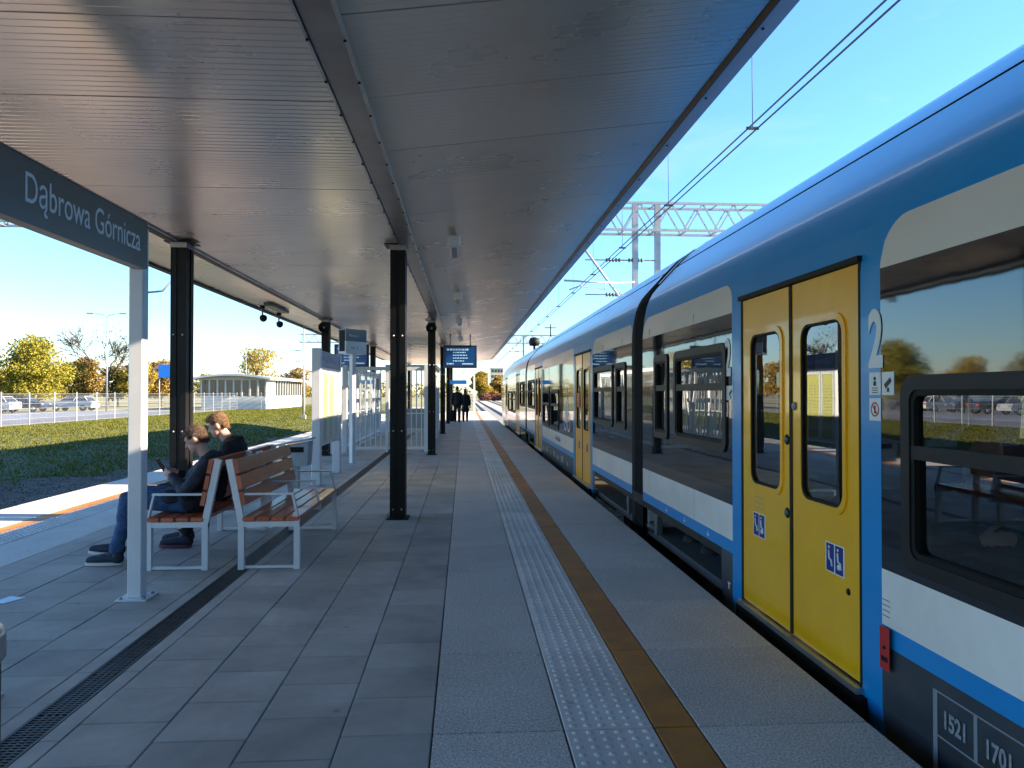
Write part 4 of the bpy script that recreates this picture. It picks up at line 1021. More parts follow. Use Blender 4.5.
def head(c, tilt, r=1.):
    """facing -x, tilt = nose-down angle; returns head and hair parts"""
    c = Vector(c); Rm = Matrix.Rotation(-tilt, 3, 'Y')
    P = lambda x, y, z: c + Rm @ (Vector((x,y,z))*r)
    e = (0,-tilt,0)
    hd = [('e', P(.012,0,.02), (.098*r,.077*r,.100*r), e), ('e', P(-.030,0,-.055), (.058*r,.058*r,.066*r), e), ('e', P(-.062,0,-.088), (.026*r,.028*r,.022*r), e),
          ('e', P(-.094,0,-.022), (.021*r,.011*r,.017*r), e), ('c', [P(-.082,0,.012), P(-.098,0,-.02)], [.010*r,.012*r]), ('e', P(-.080,0,-.062), (.012*r,.024*r,.007*r), e),
          ('e', P(-.074,.03,.030), (.014*r,.022*r,.008*r), e), ('e', P(-.074,-.03,.030), (.014*r,.022*r,.008*r), e),
          ('e', P(.012,.078,-.008), (.020*r,.010*r,.032*r), e), ('e', P(.012,-.078,-.008), (.020*r,.010*r,.032*r), e)]
    hair = [('e', P(.018,0,.032), (.102*r,.0835*r,.099*r), e), ('e', P(-.032,0,.070), (.060*r,.066*r,.046*r), e), ('e', P(.065,0,-.005), (.045*r,.072*r,.072*r), e)]
    eyes = [('e', P(-.079,s*.031,.008), (.006*r,.009*r,.004*r), e) for s in (-1,1)]
    return hd, hair, eyes
def seated(label, yc, hx, hz, tilt, jm, trm, hm, knees, feet, lean=0., phone=False, sock=True):
    p = thing('person', label, 'person', (-2.36,yc,.447))
    loc = -Vector(p.location)
    Y = lambda s, a: yc + s*a
    pel = (-2.40,yc,.545); ch = (-2.315,yc,.74); sh_z = hz-.205; shx = hx+.150
    nk = (shx-.035,yc,sh_z+.045)
    el = [(-2.40,Y(s,.235),.64) for s in (-1,1)]; wr = [(-2.575,Y(s,.075),.775 if phone else .64) for s in (-1,1)]
    hd, hair, eyes = head((hx,yc,hz), tilt)
    body = [('c', [pel,ch,(shx,yc,sh_z-.05)], [.12,.115,.11]), ('c', [nk,(hx+.03,yc,hz-.05)], [.06,.052])] + hd
    for i, s in enumerate((-1,1)):
        body.append(('c', [(shx,Y(s,.155),sh_z), el[i], wr[i]], [.05,.042,.029]))
        body.append(('c', [(-2.42,Y(s,.09),.535), knees[i], (feet[i][0]+.03,feet[i][1],feet[i][2]+.10)], [.075,.055,.038]))
        body += hand(wr[i], (-1,-.45*s,.35 if phone else -.2), (0,-s,.15), 1 if s < 0 else -1, .45)
    o = blob('body', body, .0075, M['skin'], p, 3); o.location = loc
    # hair leaves the face free: cut by keeping only the part behind the brow
    o = blob('hair', hair, .008, hm, p, 2); o.location = loc
    bm = bmesh.new(); bm.from_mesh(o.data); Rm = Matrix.Rotation(tilt, 3, 'Y')
    kill = []
    for v in bm.verts:
        q = Rm @ (v.co - Vector((hx,yc,hz)))
        if (q.x < -.045 and q.z < .058) or (q.z < -.06) or (q.x < .02 and q.z < .012): kill.append(v)
    bmesh.ops.delete(bm, geom=kill, context='VERTS'); bm.to_mesh(o.data); bm.free()
    V_ = []; F_ = []; c0 = Vector((hx,yc,hz))
    vv = list(o.data.vertices)
    for k in range(1500):
        v = random.choice(vv); nn = v.normal; q = Rm @ (v.co - c0)
        if q.x < -.03 and q.z < .075: continue
        fl = Matrix.Rotation(-tilt, 3, 'Y') @ Vector((-.45 if q.z > .05 else .3, random.gauss(0,.25), -.15 if q.z > .05 else -1.0))
        d = (nn*.35 + fl + Vector((random.gauss(0,.25),random.gauss(0,.25),random.gauss(0,.25)))).normalized(); L = random.uniform(.014,.026)
        sd = d.cross(nn); sd = sd.normalized()*.0016 if sd.length > 1e-4 else Vector((0,.0016,0)); b_ = v.co - nn*.001; i_ = len(V_)
        V_ += [b_-sd, b_+sd, b_ + d*L + nn*.004]; F_.append((i_,i_+1,i_+2))
    hs_ = link('hair_strands', npmesh('hair_strands', [tuple(q) for q in V_], F_, hm), o); tag(hs_, kind='stuff')
    o = blob('eye', eyes, .005, M['blackp'], p, 1); o.location = loc
    jk = [('c', [(-2.40,yc-.07,.56),(-2.33,yc-.075,.74),(shx,yc-.10,sh_z-.015)], [.135,.13,.095]), ('c', [(-2.40,yc+.07,.56),(-2.33,yc+.075,.74),(shx,yc+.10,sh_z-.015)], [.135,.13,.095]),
          ('e', (shx-.025,yc,sh_z+.045), (.095,.095,.055), (0,-.5,0)), ('c', [(-2.27,yc-.05,.62),(shx+.02,yc-.05,sh_z-.04)], [.12,.11]), ('c', [(-2.27,yc+.05,.62),(shx+.02,yc+.05,sh_z-.04)], [.12,.11]), ('e', (-2.56,yc,.565), (.20,.205,.085), (0,.08,0)), ('e', (shx+.035,yc,sh_z+.055), (.07,.085,.05), (0,-.4,0))]
    for i, s in enumerate((-1,1)):
        w = Vector(wr[i])*.93 + Vector(el[i])*.07
        jk.append(('c', [(shx,Y(s,.16),sh_z-.005), (Vector((shx,Y(s,.16),sh_z))+Vector(el[i]))/2+Vector((.012,s*.015,0)), el[i], (Vector(el[i])+w)/2, w], [.078,.070,.066,.056,.046]))
    o = blob('jacket', jk, .012, jm, p, 3); o.location = loc
    tr = [('e', (-2.42,yc,.53), (.14,.185,.09), (0,0,0))]
    for i, s in enumerate((-1,1)):
        k = Vector(knees[i]); a = Vector((feet[i][0]+.03,feet[i][1],feet[i][2]+.14))
        tr.append(('c', [(-2.44,Y(s,.09),.53), k, (k+a)/2+Vector((.02,0,0)), a], [.098,.075,.066,.056]))
    o = blob('trousers', tr, .012, trm, p, 3); o.location = loc
    for i in (0, 1):
        fx, fy, fz, toe = feet[i]
        if sock:
            o = blob('sock', [('c', [(fx+.03,fy,fz+.15),(fx+.03,fy,fz+.06)], [.043,.045])], .01, M['sock'], p, 1); o.location = loc
        up = toe
        sp = [('c', [(fx+.05,fy,fz+.055),(fx-.06,fy,fz+.06+up*.3),(fx-.19,fy,fz+.042+up)], [.047,.046,.036]), ('c', [(fx+.045,fy,fz+.09),(fx-.0,fy,fz+.095)], [.045,.042])]
        o = blob('shoe', sp, .009, M['shoe'], p, 2); o.location = loc; so_ = o
        sl_ = [('e', (fx+.03,fy,fz+.016), (.07,.045,.016), (0,0,0)), ('c', [(fx+.04,fy,fz+.018),(fx-.20,fy,fz+.018+up)], [.018,.016])]
        mb = MB(); out = []
        for k in range(20):
            a = 2*math.pi*k/20; xx = -.075 + .158*math.cos(a); yy = (.046 if xx < 0 else .043)*math.sin(a); out.append((xx, yy))
        zt = lambda xx: up*max(0, -xx)/.19
        vs = [(fx+x_, fy+y_, fz+.003+zt(x_)) for x_, y_ in out] + [(fx+x_*1.0, fy+y_*1.06, fz+.030+zt(x_)) for x_, y_ in out]
        mb.add(vs, [tuple(range(19,-1,-1)), tuple(range(20,40))] + [(k,(k+1)%20,20+(k+1)%20,20+k) for k in range(20)]); q = mb.build('sole', M['sole'] if sock else M['pink'], so_)
    return p
Ya, Yb = 6.80, 7.52
pA = seated('person with short brown hair in navy jacket and jeans bent over a phone', Ya, -2.40, 1.085, R(28), M['jacket'], M['jeans'], M['hair1'],
       [(-2.93,Ya-.13,.575), (-2.94,Ya+.13,.60)], [(-3.05,Ya-.14,.004,.0), (-3.15,Ya+.12,.03,.02)], phone=True)
pB = seated('person with ginger hair in black jacket sitting behind the phone user', Yb, -2.44, 1.18, R(24), M['blkjacket'], M['darktr'], M['hair2'],
       [(-2.93,Yb-.12,.55), (-2.93,Yb+.12,.55)], [(-2.72,Yb-.13,.004,.0), (-2.80,Yb+.13,.004,.0)], sock=False)
ph = thing('mobile_phone', 'black mobile phone held in both hands of the seated person', 'phone', (-2.695,Ya,.85))
mb = MB(); mb.cbox(-.036,.036,-.005,.005,-.075,.075,.003); o = mb.build('case', M['phone'], ph); o.rotation_euler = (R(-35),0,R(90))
mb = MB(); mb.box(-.032,.032,.0055,.006,-.068,.068); o2 = mb.build('screen', M['wdark'], o)

def walker(label, x, y, h, jm, trm, hm, stride, dress=False):
    p = thing('person', label, 'person', (x,y,0)); k = h/1.78
    V = lambda a, b, c: (a*k, b*k, c*k)
    body = [('e', V(0,0,1.66), (.078*k,.098*k,.115*k), (0,0,0)), ('e', V(0,.085,1.645), (.012*k,.02*k,.016*k), (0,0,0)), ('e', V(.08,0,1.65), (.012*k,.02*k,.03*k), (0,0,0)), ('e', V(-.08,0,1.65), (.012*k,.02*k,.03*k), (0,0,0)),
            ('c', [V(0,-.01,1.42),V(0,.0,1.58)], [.06*k,.052*k]), ('c', [V(0,0,.95),V(0,0,1.35)], [.13*k,.14*k])]
    for s, st in ((-1,stride),(1,-stride)):
        body.append(('c', [V(s*.09,0,.92),V(s*.1,.04+st*.4,.5),V(s*.1,st-.02,.09)], [.085*k,.055*k,.04*k])); body.append(('c', [V(s*.1,st-.05,.05),V(s*.11,st+.14,.035)], [.045*k,.035*k]))
        body.append(('c', [V(s*.19,0,1.4),V(s*.25,-.02,1.12),V(s*.25,.06-st*.4,.88)], [.06*k,.045*k,.032*k]))
        body += [(q[0], [Vector(z)*1 for z in q[1]], q[2]) if q[0] == 'c' else q for q in hand(Vector(V(s*.25,.06-st*.4,.86)), (0,.1,-1), (0,1,0), s)]
    blob('body', body, .014, M['skin'], p, 2)
    blob('hair', [('e', V(0,-.025,1.685), (.088*k,.095*k,.112*k), (0,0,0))] + ([('e', V(0,-.06,1.58), (.085*k,.06*k,.12*k), (0,0,0))] if dress else []), .015, hm, p, 2)
    lo = .62 if dress else .86
    jk = [('c', [V(0,0,lo+.1),V(0,0,1.15),V(0,0,1.36)], [.20*k,.175*k,.17*k])]
    for s, st in ((-1,stride),(1,-stride)): jk.append(('c', [V(s*.17,0,1.41),V(s*.25,-.02,1.12),V(s*.25,.05-st*.36,.91)], [.085*k,.07*k,.055*k])); jk.append(('e', V(s*.09,0,lo+.05), (.14*k,.15*k,.16*k), (0,0,0)))
    blob('coat', jk, .018, jm, p, 3)
    tr = []
    for s, st in ((-1,stride),(1,-stride)): tr.append(('c', [V(s*.09,0,.9),V(s*.1,.04+st*.4,.5),V(s*.1,st-.02,.12)], [.105*k,.08*k,.065*k]))
    blob('trousers', tr, .018, trm, p, 3)
    for s, st in ((-1,stride),(1,-stride)):
        blob('shoe', [('c', [V(s*.1,st-.05,.055),V(s*.11,st+.15,.045)], [.054*k,.044*k])], .016, M['rub'], p, 2)
walker('tall person in a long dark coat walking away beside a suitcase', -.36, 37.9, 1.84, M['blkjacket'], M['darktr'], M['hair1'], .22)
walker('shorter person in dark coat walking away at the right of the tall one', .05, 38.6, 1.70, M['blkjacket'], M['darktr'], M['hair1'], -.2, True)
sc_ = thing('suitcase', 'black upright suitcase beside the tall walking person', 'suitcase', (-.72,37.9,0))
mb = MB(); mb.cbox(-.2,.2,-.13,.13,.05,.62,.04); mb.build('shell', M['rub'], sc_)
mb = MB(); mb.tube([(-.1,0,.6),(-.1,0,.95),(.1,0,.95),(.1,0,.6)], .012, 6); mb.build('handle', M['galv'], sc_)
for s in (-1,1):
    mb = MB(); mb.lathe([(.03,-.02),(.03,.02)], (s*.15,0,.032), 'x', 10); mb.build('wheel', M['tyre'], sc_)

pp = thing('person', 'passenger in dark clothes seated inside the train behind the window', 'person', (2.42,3.30,.46))
q0 = Vector((2.42,3.30,.0))
PV = lambda a, b, c: q0 + Vector((a,b,c))
pb = [('e', PV(0,.02,1.22), (.078,.095,.115), (0,0,0)), ('e', PV(0,-.085,1.2), (.012,.02,.016), (0,0,0)), ('c', [PV(0,.05,.98),PV(0,.03,1.14)], [.06,.052]), ('c', [PV(0,.06,.55),PV(0,.06,.9)], [.13,.13]),
      ('c', [PV(-.17,.05,.95),PV(-.19,.02,.74),PV(-.10,-.12,.84)], [.05,.042,.03]), ('c', [PV(.17,.05,.95),PV(.2,.0,.7),PV(.1,-.2,.62)], [.05,.042,.03])]
for s_ in (-1,1): pb.append(('c', [PV(s_*.09,.05,.55),PV(s_*.1,-.36,.56),PV(s_*.1,-.34,.12)], [.08,.055,.04]))
pb += hand(PV(-.10,-.12,.84), (.3,-1,.3), (1,0,-.2), 1, .6) + hand(PV(.1,-.2,.62), (0,-1,-.3), (0,0,-1), -1, .3)
o = blob('body', pb, .010, M['skin'], pp, 2); o.location = -Vector(pp.location)
o = blob('jacket', [('c', [PV(0,.06,.58),PV(0,.06,.92)], [.17,.15]), ('c', [PV(-.16,.05,.96),PV(-.19,.02,.74),PV(-.12,-.09,.82)], [.075,.065,.048]), ('c', [PV(.16,.05,.96),PV(.2,.0,.7),PV(.12,-.16,.64)], [.075,.065,.048])], .014, M['blkjacket'], pp, 2); o.location = -Vector(pp.location)
o = blob('trousers', [('c', [PV(s_*.09,.05,.55),PV(s_*.1,-.36,.56),PV(s_*.1,-.34,.1)], [.1,.075,.06]) for s_ in (-1,1)], .014, M['darktr'], pp, 2); o.location = -Vector(pp.location)
o = blob('hair', [('e', PV(0,.045,1.25), (.086,.09,.105), (0,0,0))], .012, M['hair1'], pp, 2); o.location = -Vector(pp.location)
mb = MB(); mb.cbox(2.20,2.64,3.08,3.50,.36,.45,.03); mb.prism([(3.46,.44),(3.56,1.02),(3.50,1.06),(3.40,.46)], 2.21, 2.63, 'x'); tp(mb, 'passenger_seat', M['seatb'])

# ---------------------------------------------------------------- overhead line
def lattice(mb, p, q, w, h, n, r=.03):
    """square lattice girder from p to q (along x)"""
    p, q = Vector(p), Vector(q)
    for dy in (-w/2, w/2):
        for dz in (0, h): mb.bar(p+Vector((0,dy,dz)), q+Vector((0,dy,dz)), .07, .07)
        for k in range(n):
            a = p + (q-p)*k/n; b = p + (q-p)*(k+.5)/n; c = p + (q-p)*(k+1)/n
            mb.bar(a+Vector((0,dy,0)), b+Vector((0,dy,h)), .04, .04); mb.bar(b+Vector((0,dy,h)), c+Vector((0,dy,0)), .04, .04)
    for k in range(n+1):
        a = p + (q-p)*k/n
        for dz in (0,h): mb.bar(a+Vector((0,-w/2,dz)), a+Vector((0,w/2,dz)), .035, .035)
def gantry(y, label, xl, xr, zb, legs, arms):
    g = thing('catenary_gantry', label, 'gantry', ((xl+xr)/2,y,-.95))
    mb = MB(); lattice(mb, (xl,y,zb), (xr,y,zb), .7, .85, int((xr-xl)/1.0)); sub(mb, 'girder', M['mastg'], g)
    for x in legs:
        mb = MB(); mb.bar((x,y,-.95),(x,y,zb+.9),.17,.17,(0,1,0)); m_ = sub(mb, 'mast', M['mastg'], g)
        for z in (zb-.9, zb-2.0):
            mb = MB(); mb.tube([(x-.1,y,z),(x-1.6,y,z)], .02, 6); sub(mb, 'bracket', M['mastg'], g)
            mb = MB()
            for k in range(5): mb.lathe([(.03,-.05),(.07,-.02),(.07,.0),(.03,.03)], (x-.5-.1*k,y,z), 'x', 8)
            sub(mb, 'insulator', M['insul'], g)
    for x, zl, d in arms:
        mb = MB(); mb.bar((x,y,zl),(x,y,zb),.12,.12,(0,1,0)); mb.bar((x-.16,y,zl),(x-.16,y,zb),.06,.06,(0,1,0)); sub(mb, 'drop_post', M['mastg'], g)
        mb = MB(); mb.tube([(x,y,zl+.1),(x+d*.5,y,zl+.16),(x+d*1.0,y,zl+.9)], .035, 8); mb.tube([(x,y,zl+1.3),(x+d*1.0,y,zl+.9),(x+d*2.3,y,zl+.75)], .03, 8); sub(mb, 'cantilever', M['mastg'], g)
    return g
gantry(23.2, 'lattice catenary portal crossing above the train and the canopy', -19, 16, 6.62, [-18.5, 5.42, 6.14, 15.6], [(-9.85,4.45,1.3)])
gantry(80, 'far lattice catenary portal beyond the end of the train', -17.5, 16, 6.9, [-17, 6.4, 15.6], [])
cw = thing('overhead_line', 'pair of contact wires with messenger wire and droppers above the train', 'wire', (3.43,20,4.6))
ZW = 4.66
for dx in (-.05,.06):
    mb = MB(); mb.tube([(3.43+dx+(0*max(0,y-48)**2), y, ZW) for y in range(-20, 200, 5)], .011, 6); sub(mb, 'contact_wire', M['wire'], cw)
mb = MB(); pts = []
for i in range(0, 111):
    y = -20 + i*2; u = ((y+38) % 61)/61; pts.append((3.43+0*max(0,y-48)**2, y, ZW+1.75-.9*4*u*(1-u)*.9))
mb.tube(pts, .009, 5); sub(mb, 'messenger_wire', M['wire'], cw)
for y in np.arange(-6, 78, 3.65):
    u = ((y+38) % 61)/61; zt = ZW+1.75-.9*4*u*(1-u)*.9; xo = 0*max(0,y-48)**2
    mb = MB(); mb.tube([(3.43+xo,y,zt),(3.435+xo,y,ZW+.02)], .005, 5); d_ = sub(mb, 'dropper', M['wire'], cw)
    mb = MB(); mb.box(3.36+xo,3.51+xo,y-.015,y+.015,ZW-.014,ZW+.018); sub(mb, 'clamp', M['wire'], cw, d_)
ca = thing('cantilever_arm', 'diagonal cantilever arm holding the contact wires near the train joint', 'bracket', (5.33,21.6,5))
mb = MB(); mb.tube([(5.34,23.0,3.9),(3.35,21.0,5.75)], .04, 8); sub(mb, 'strut', M['mastg'], ca)
mb = MB(); mb.tube([(4.5,21.4,4.72),(2.85,21.0,4.72)], .03, 8); sub(mb, 'registration_tube', M['mastg'], ca)
mb = MB(); mb.tube([(4.1,21.3,4.72),(4.08,21.3,4.5),(3.3,21.1,4.58),(3.0,21.05,4.46)], .02, 8); sub(mb, 'steady_arm', M['mastg'], ca)
mb = MB(); mb.tube([(5.34,23.0,5.0),(4.5,21.4,4.72)], .03, 8); sub(mb, 'tie', M['mastg'], ca)

# ---------------------------------------------------------------- background
def leaf_cloud(n, blobs, size, m, name='crown'):
    """leaf quads spread through overlapping ellipsoid clumps (c, r)"""
    bl = np.array([[*c, *r] for c, r in blobs]); vol = bl[:,3]*bl[:,4]*bl[:,5]; idx = rng.choice(len(bl), n, p=vol/vol.sum())
    d = rng.normal(size=(n,3)); d /= np.linalg.norm(d, axis=1)[:,None]; rad = rng.uniform(.35,1.06,n)**(.5)
    c = bl[idx,:3] + d*bl[idx,3:]*rad[:,None]
    a = rng.normal(size=(n,3)); a /= np.linalg.norm(a,axis=1)[:,None]; b = np.cross(a, rng.normal(size=(n,3))); b /= np.linalg.norm(b,axis=1)[:,None]
    s = size*rng.uniform(.5,1.3,n)[:,None]
    V = np.stack([c-a*s, c+b*s*.6, c+a*s, c-b*s*.6], 1).reshape(-1,3)
    return npmesh(name, V, np.arange(4*n).reshape(n,4), m)
def branches(mb, p, d, L, r, lev, sp=.5):
    p, d = Vector(p), Vector(d).normalized(); q = p + d*L
    mid = (p+q)/2 + Vector((random.uniform(-1,1),random.uniform(-1,1),0))*L*.06
    r = max(r, .034)
    mb.tube([p, mid, q], r, 5 if lev < 2 else 3, r2=r*.6, caps=False)
    if lev <= 0: return
    for k in range(random.randint(3,4)):
        t = random.uniform(.45,1); nd = (d + Vector((random.gauss(0,sp),random.gauss(0,sp),random.gauss(.12,sp*.6)))).normalized()
        branches(mb, p + d*L*t, nd, L*random.uniform(.55,.75), r*.55, lev-1, sp)
def tree(x, y, h, rad, m, label, n=2600, size=.22, trunk=.25, group='trees behind the parking lot', lobes=14, z=-.34):
    t = thing('tree', label, 'tree', (x,y,z), group=group)
    mb = MB(); branches(mb, (0,0,0), (0,0,1), h*.42, h*.022, 3, .45); mb.build('trunk', M['bark'], t)
    bl = []
    for k in range(lobes):
        a = random.uniform(0,6.28); u = random.uniform(0,1)**.6; zz = random.uniform(trunk+.12,.90); ww = math.sin(math.pi*min(1,max(.12,(zz-trunk)/(1-trunk)*.86+.1)))
        bl.append(((rad*.62*u*ww*math.cos(a), rad*.62*u*ww*math.sin(a), h*zz), (rad*random.uniform(.3,.46),)*2 + (h*random.uniform(.09,.15),)))
    link('crown', leaf_cloud(n, bl, size, m), t)
    return t
tree(-48.0, 86, 8.2, 4.5, L_YG, 'round dense yellow-green tree behind the car park', 15000, .15, .10, lobes=60)
for i, (px_, yy, h, rd, m, lb) in enumerate(((70,98,5.6,2.6,L_OLIVE,'low olive bush-like tree beside the round green tree'),(85,100,6.0,2.6,L_ORANGE,'orange-brown tree left of the bare tree'),(118,104,5.2,2.4,L_OLIVE,'olive tree below the bare tree'),
        (140,98,5.8,2.2,L_GOLD,'golden tree behind the white sign post'),(162,102,6.2,2.6,L_ORANGE,'orange tree behind the blue board on posts'),(40,110,5.2,3.2,L_OLIVE,'olive tree hidden behind the round green tree'),
        (10,112,5.4,3.,L_ORANGE,'orange tree at the edge of the round green tree'),(257,128,9.2,4.2,L_GOLD,'tall golden tree above the pavilion roof'),(296,125,6.2,3.0,L_ORANGE,'orange tree at the far end of the pavilion'),(215,135,5.5,3.5,L_OLIVE,'olive tree behind the pavilion'),(-60,100,6.5,3.2,L_GOLD,'golden tree past the end of the car row'),(-140,90,7,3.4,L_OLIVE,'tall olive tree past the end of the car row'),(-230,90,6,3.4,L_YG,'pale green tree past the end of the car row'))):
    tree(math.tan(math.atan((px_-512)/740)+yaw)*yy, yy, h*1.08, rd*1.3, m, lb, 4600, .17, .12, lobes=22)
bt = thing('bare_tree', 'tall leafless tree with fine twigs beside the street lamp', 'tree', (-45.1,97,-.34))
mb = MB(); branches(mb, (0,0,0), (0,0,1), 4.7, .24, 5, .55)
mb.build('trunk', M['barkl'], bt)
link('twigs', leaf_cloud(900, [((0,0,7.5),(2.7,2.7,3.4))], .10, L_OLIVE), bt)
# distant woods along the horizon
bl = []
for k in range(170):
    x = -420 + 640*k/170 + random.uniform(-2,2); yv = 330 + random.uniform(-25,25); hh = random.uniform(3.5,7)
    if 0 < x < 40: continue
    bl.append(((x,yv,hh*.5-.5),(random.uniform(3,6),4,hh*.62)))
woods = link('distant_woods', leaf_cloud(26000, bl, .62, L_OLIVE)); tag(woods, 'distant autumn wood along the horizon', 'woodland', kind='stuff')
tree(5.4, 240, 9.6, 4.4, L_GOLD, 'bright golden tree beside the tracks past the platform end', 6000, .34, .05, group='trees at the end of the tracks', lobes=20, z=-.97)
tree(11.2, 246, 8.0, 4.2, L_ORANGE, 'orange tree right of the golden one past the platform end', 4500, .34, .05, group='trees at the end of the tracks', lobes=16, z=-.97)
for k, (x, y) in enumerate(((6.4,229),(9.6,230),(12.6,229))):
    s_ = thing('shrub', 'russet shrub in front of the golden tree beside the tracks', 'shrub', (x,y,-.97), group='russet shrubs')
    link('foliage', leaf_cloud(900, [((0,0,1.2),(1.8,1.1,1.3)),((.8,0,.9),(1.4,.9,.9)),((-.9,.2,.9),(1.2,.9,1.))], .24, L_PURPLE), s_)
    mb = MB(); branches(mb, (0,0,0), (0,0,1), .5, .03, 2, .6); mb.build('stems', M['bark'], s_)

# mesh fence along the car park
FX = -24.0
fe = thing('mesh_fence', 'white steel mesh fence between grass bank and car park', 'fence', (FX,40,-.3))
def fence_panel(L):
    mb = MB(); n = 20
    for k in range(n+1): mb.bar((0,L*k/n,.08),(0,L*k/n,1.78),.0045,.0045,(0,1,0))
    for z in (.1,.38,.66,.94,1.22,1.5,1.75): mb.bar((0,0,z),(0,L,z),.006,.007)
    return mb.mesh('mesh_panel', M['fence'])
fp = fence_panel(2.5); po = MB(); po.box(-.022,.022,-.03,.03,0,1.86); pom = po.mesh('post', M['fence'])
for k in range(0, 32):
    link('mesh_panel', fp, fe, (0,-40+k*2.5,0)); link('post', pom, fe, (.03,-40+k*2.5,0))
fe2 = thing('mesh_fence', 'white steel mesh fence turning in front of the pavilion', 'fence', (FX,79,-.3))
for k in range(2):
    link('mesh_panel', fp, fe2, (k*2.5,1,0), (0,0,-math.pi/2)); link('post', pom, fe2, (k*2.5+.0,1.03,0))
# parked cars
def parked_car(x, y, col, label, van=False, rz=0):
    c = thing('parked_car', label, 'car', (x,y,-.30), rz, 'cars in the parking lot')
    m = mat('car_paint_%s' % label.split()[0], col, rough=.25, coat=.8)
    h = 1.72 if van else 1.46
    side = [(-2.1,.38),(-2.15,.62),(-2.0,.92),(-1.1,1.02),(-.95,1.04),(1.55,1.04),(2.05,.98),(2.1,.6),(2.05,.36)]
    mb = MB(); vs = []; fs = []; n = len(side)
    for wv, pz in ((-.86,0),(-.80,1),(.80,1),(.86,0)): vs += [(a, wv*(1 if z < .9 else .95), z) for a, z in side]
    mb.prism(side, -.85, .85, 'y'); mb.build('body', m, c)
    g0, g1, r0, r1 = (-1.05, 1.75, -.35, 1.35) if not van else (-1.3, 1.98, -.8, 1.85)
    mb = MB(); mb.add([(g0,-.78,1.03),(g1,-.78,1.03),(r1,-.62,h),(r0,-.62,h),(g0,.78,1.03),(g1,.78,1.03),(r1,.62,h),(r0,.62,h)], [(0,1,2,3),(7,6,5,4),(0,4,5,1),(1,5,6,2),(2,6,7,3),(3,7,4,0)]); cb = mb.build('cabin', M['wdark'], c)
    mb = MB(); mb.cbox(r0-.03, r1+.03, -.63, .63, h-.005, h+.045, .02); mb.build('roof', m, c)
    for a, b in ((g0,r0),(g1,r1),((g0+g1)/2,(r0+r1)/2+.1)):
        mb = MB()
        for s_ in (-1,1): mb.bar((a,s_*.79,1.03),(b,s_*.635,h),.05,.04)
        mb.build('pillar', m, c)
    for wx in (-1.35,1.3):
        for s_ in (-1,1):
            mb = MB(); mb.lathe([(.2,-.1),(.31,-.09),(.32,0),(.31,.09),(.2,.1)], (wx,s_*.77,.32), 'y', 18); w_ = mb.build('wheel', M['tyre'], c)
            mb = MB(); mb.lathe([(.19,-.105),(.19,.105)], (wx,s_*.772,.32), 'y', 12); mb.build('rim', M['hub'], w_)
    for s_ in (-1,1):
        mb = MB(); mb.box(-2.14,-1.98,s_*.62-.16,s_*.62+.16,.68,.82); mb.build('headlight', M['galv'], c)
        mb = MB(); mb.box(2.03,2.11,s_*.65-.12,s_*.65+.12,.72,.9); mb.build('tail_light', M['red'], c)
    return c
cars = [(-40,31,(.42,.02,.02),'red small car parked behind the fence, beside the silver one'),(-40,34.2,(.42,.44,.46),'silver hatchback parked between red and blue cars'),(-40,37.4,(.04,.07,.16),'blue car parked beside the silver hatchback'),
        (-40,41,(.02,.02,.022),'black car parked next to the grey van'),(-40,44.4,(.12,.12,.13),'grey van parked among the cars'),(-40,48,(.5,.5,.5),'white car parked past the grey van'),
        (-41,52,(.03,.03,.035),'charcoal car near the mesh fence corner post'),(-41,56,(.33,.34,.35),'pale-grey car parked left of the dark wagon'),(-41,60,(.025,.03,.04),'dark wagon parked by the pale-grey car'),
        (-42,64.5,(.045,.05,.055),'anthracite van parked by the light pole row'),(-42,69,(.52,.52,.51),'bright white hatchback parked below the bare tree'),(-42,73.5,(.02,.025,.05),'midnight blue car parked beside the bright white hatchback'),(-39,77,(.45,.45,.44),'off-white car parked under the blue board')]
for i, (x, y, c, lb) in enumerate(cars): parked_car(x, y+random.uniform(-.2,.2), c, lb, 'van' in lb or 'wagon' in lb, R(random.uniform(-3,3)) + (math.pi if i % 2 else 0))
# street lamp with two arms, blue board, poles
lp = thing('street_lamp', 'grey double-arm street lamp in front of the bare tree', 'street lamp', (-35.0,75,-.3))
mb = MB(); mb.tube([(0,0,0),(0,0,9.4)], .10, 10, r2=.05); mb.build('pole', M['galv'], lp)
for s in (-1,1):
    mb = MB(); mb.tube([(0,0,9.35),(s*.5,0,9.52),(s*1.3,0,9.6)], .035, 8); a_ = mb.build('arm', M['galv'], lp)
    mb = MB(); mb.cbox(min(s*1.2,s*1.95),max(s*1.2,s*1.95),-.14,.14,9.55,9.66,.03); mb.build('lamp_head', M['galv'], a_)
bs = thing('blue_board', 'bright blue board on two white posts beyond the fence', 'sign', (-29.4,75,-.3))
mb = MB(); mb.cbox(-.68,.68,-.03,.03,3.3,4.6,.02); mb.build('board', M['blues'], bs)
for s in (-1,1):
    mb = MB(); mb.tube([(s*.62,.08,0),(s*.62,.08,4.6)], .05, 8); mb.build('post', M['fence'], bs)
for x, y, h, r, lb in ((-12.8,60,7.6,.09,'slim dark pole at the far end of the grass bank'),(-24.5,85,6.8,.04,'thin mast over the pavilion')):
    p_ = thing('pole', lb, 'pole', (x,y,-.6)); mb = MB(); mb.tube([(0,0,0),(0,0,h*.5),(0,0,h)], r, 10, r2=r*.6); mb.build('shaft', M['mastg'], p_)
    mb = MB(); mb.box(-r*2,r*2,-r*2,r*2,0,.35); mb.build('footing', M['conc'], p_)
    mb = MB(); mb.lathe([(r*.8,h-.02),(r*.9,h+.04),(.01,h+.1)], (0,0,0), 'z', 10); mb.build('cap', M['galv'], p_)
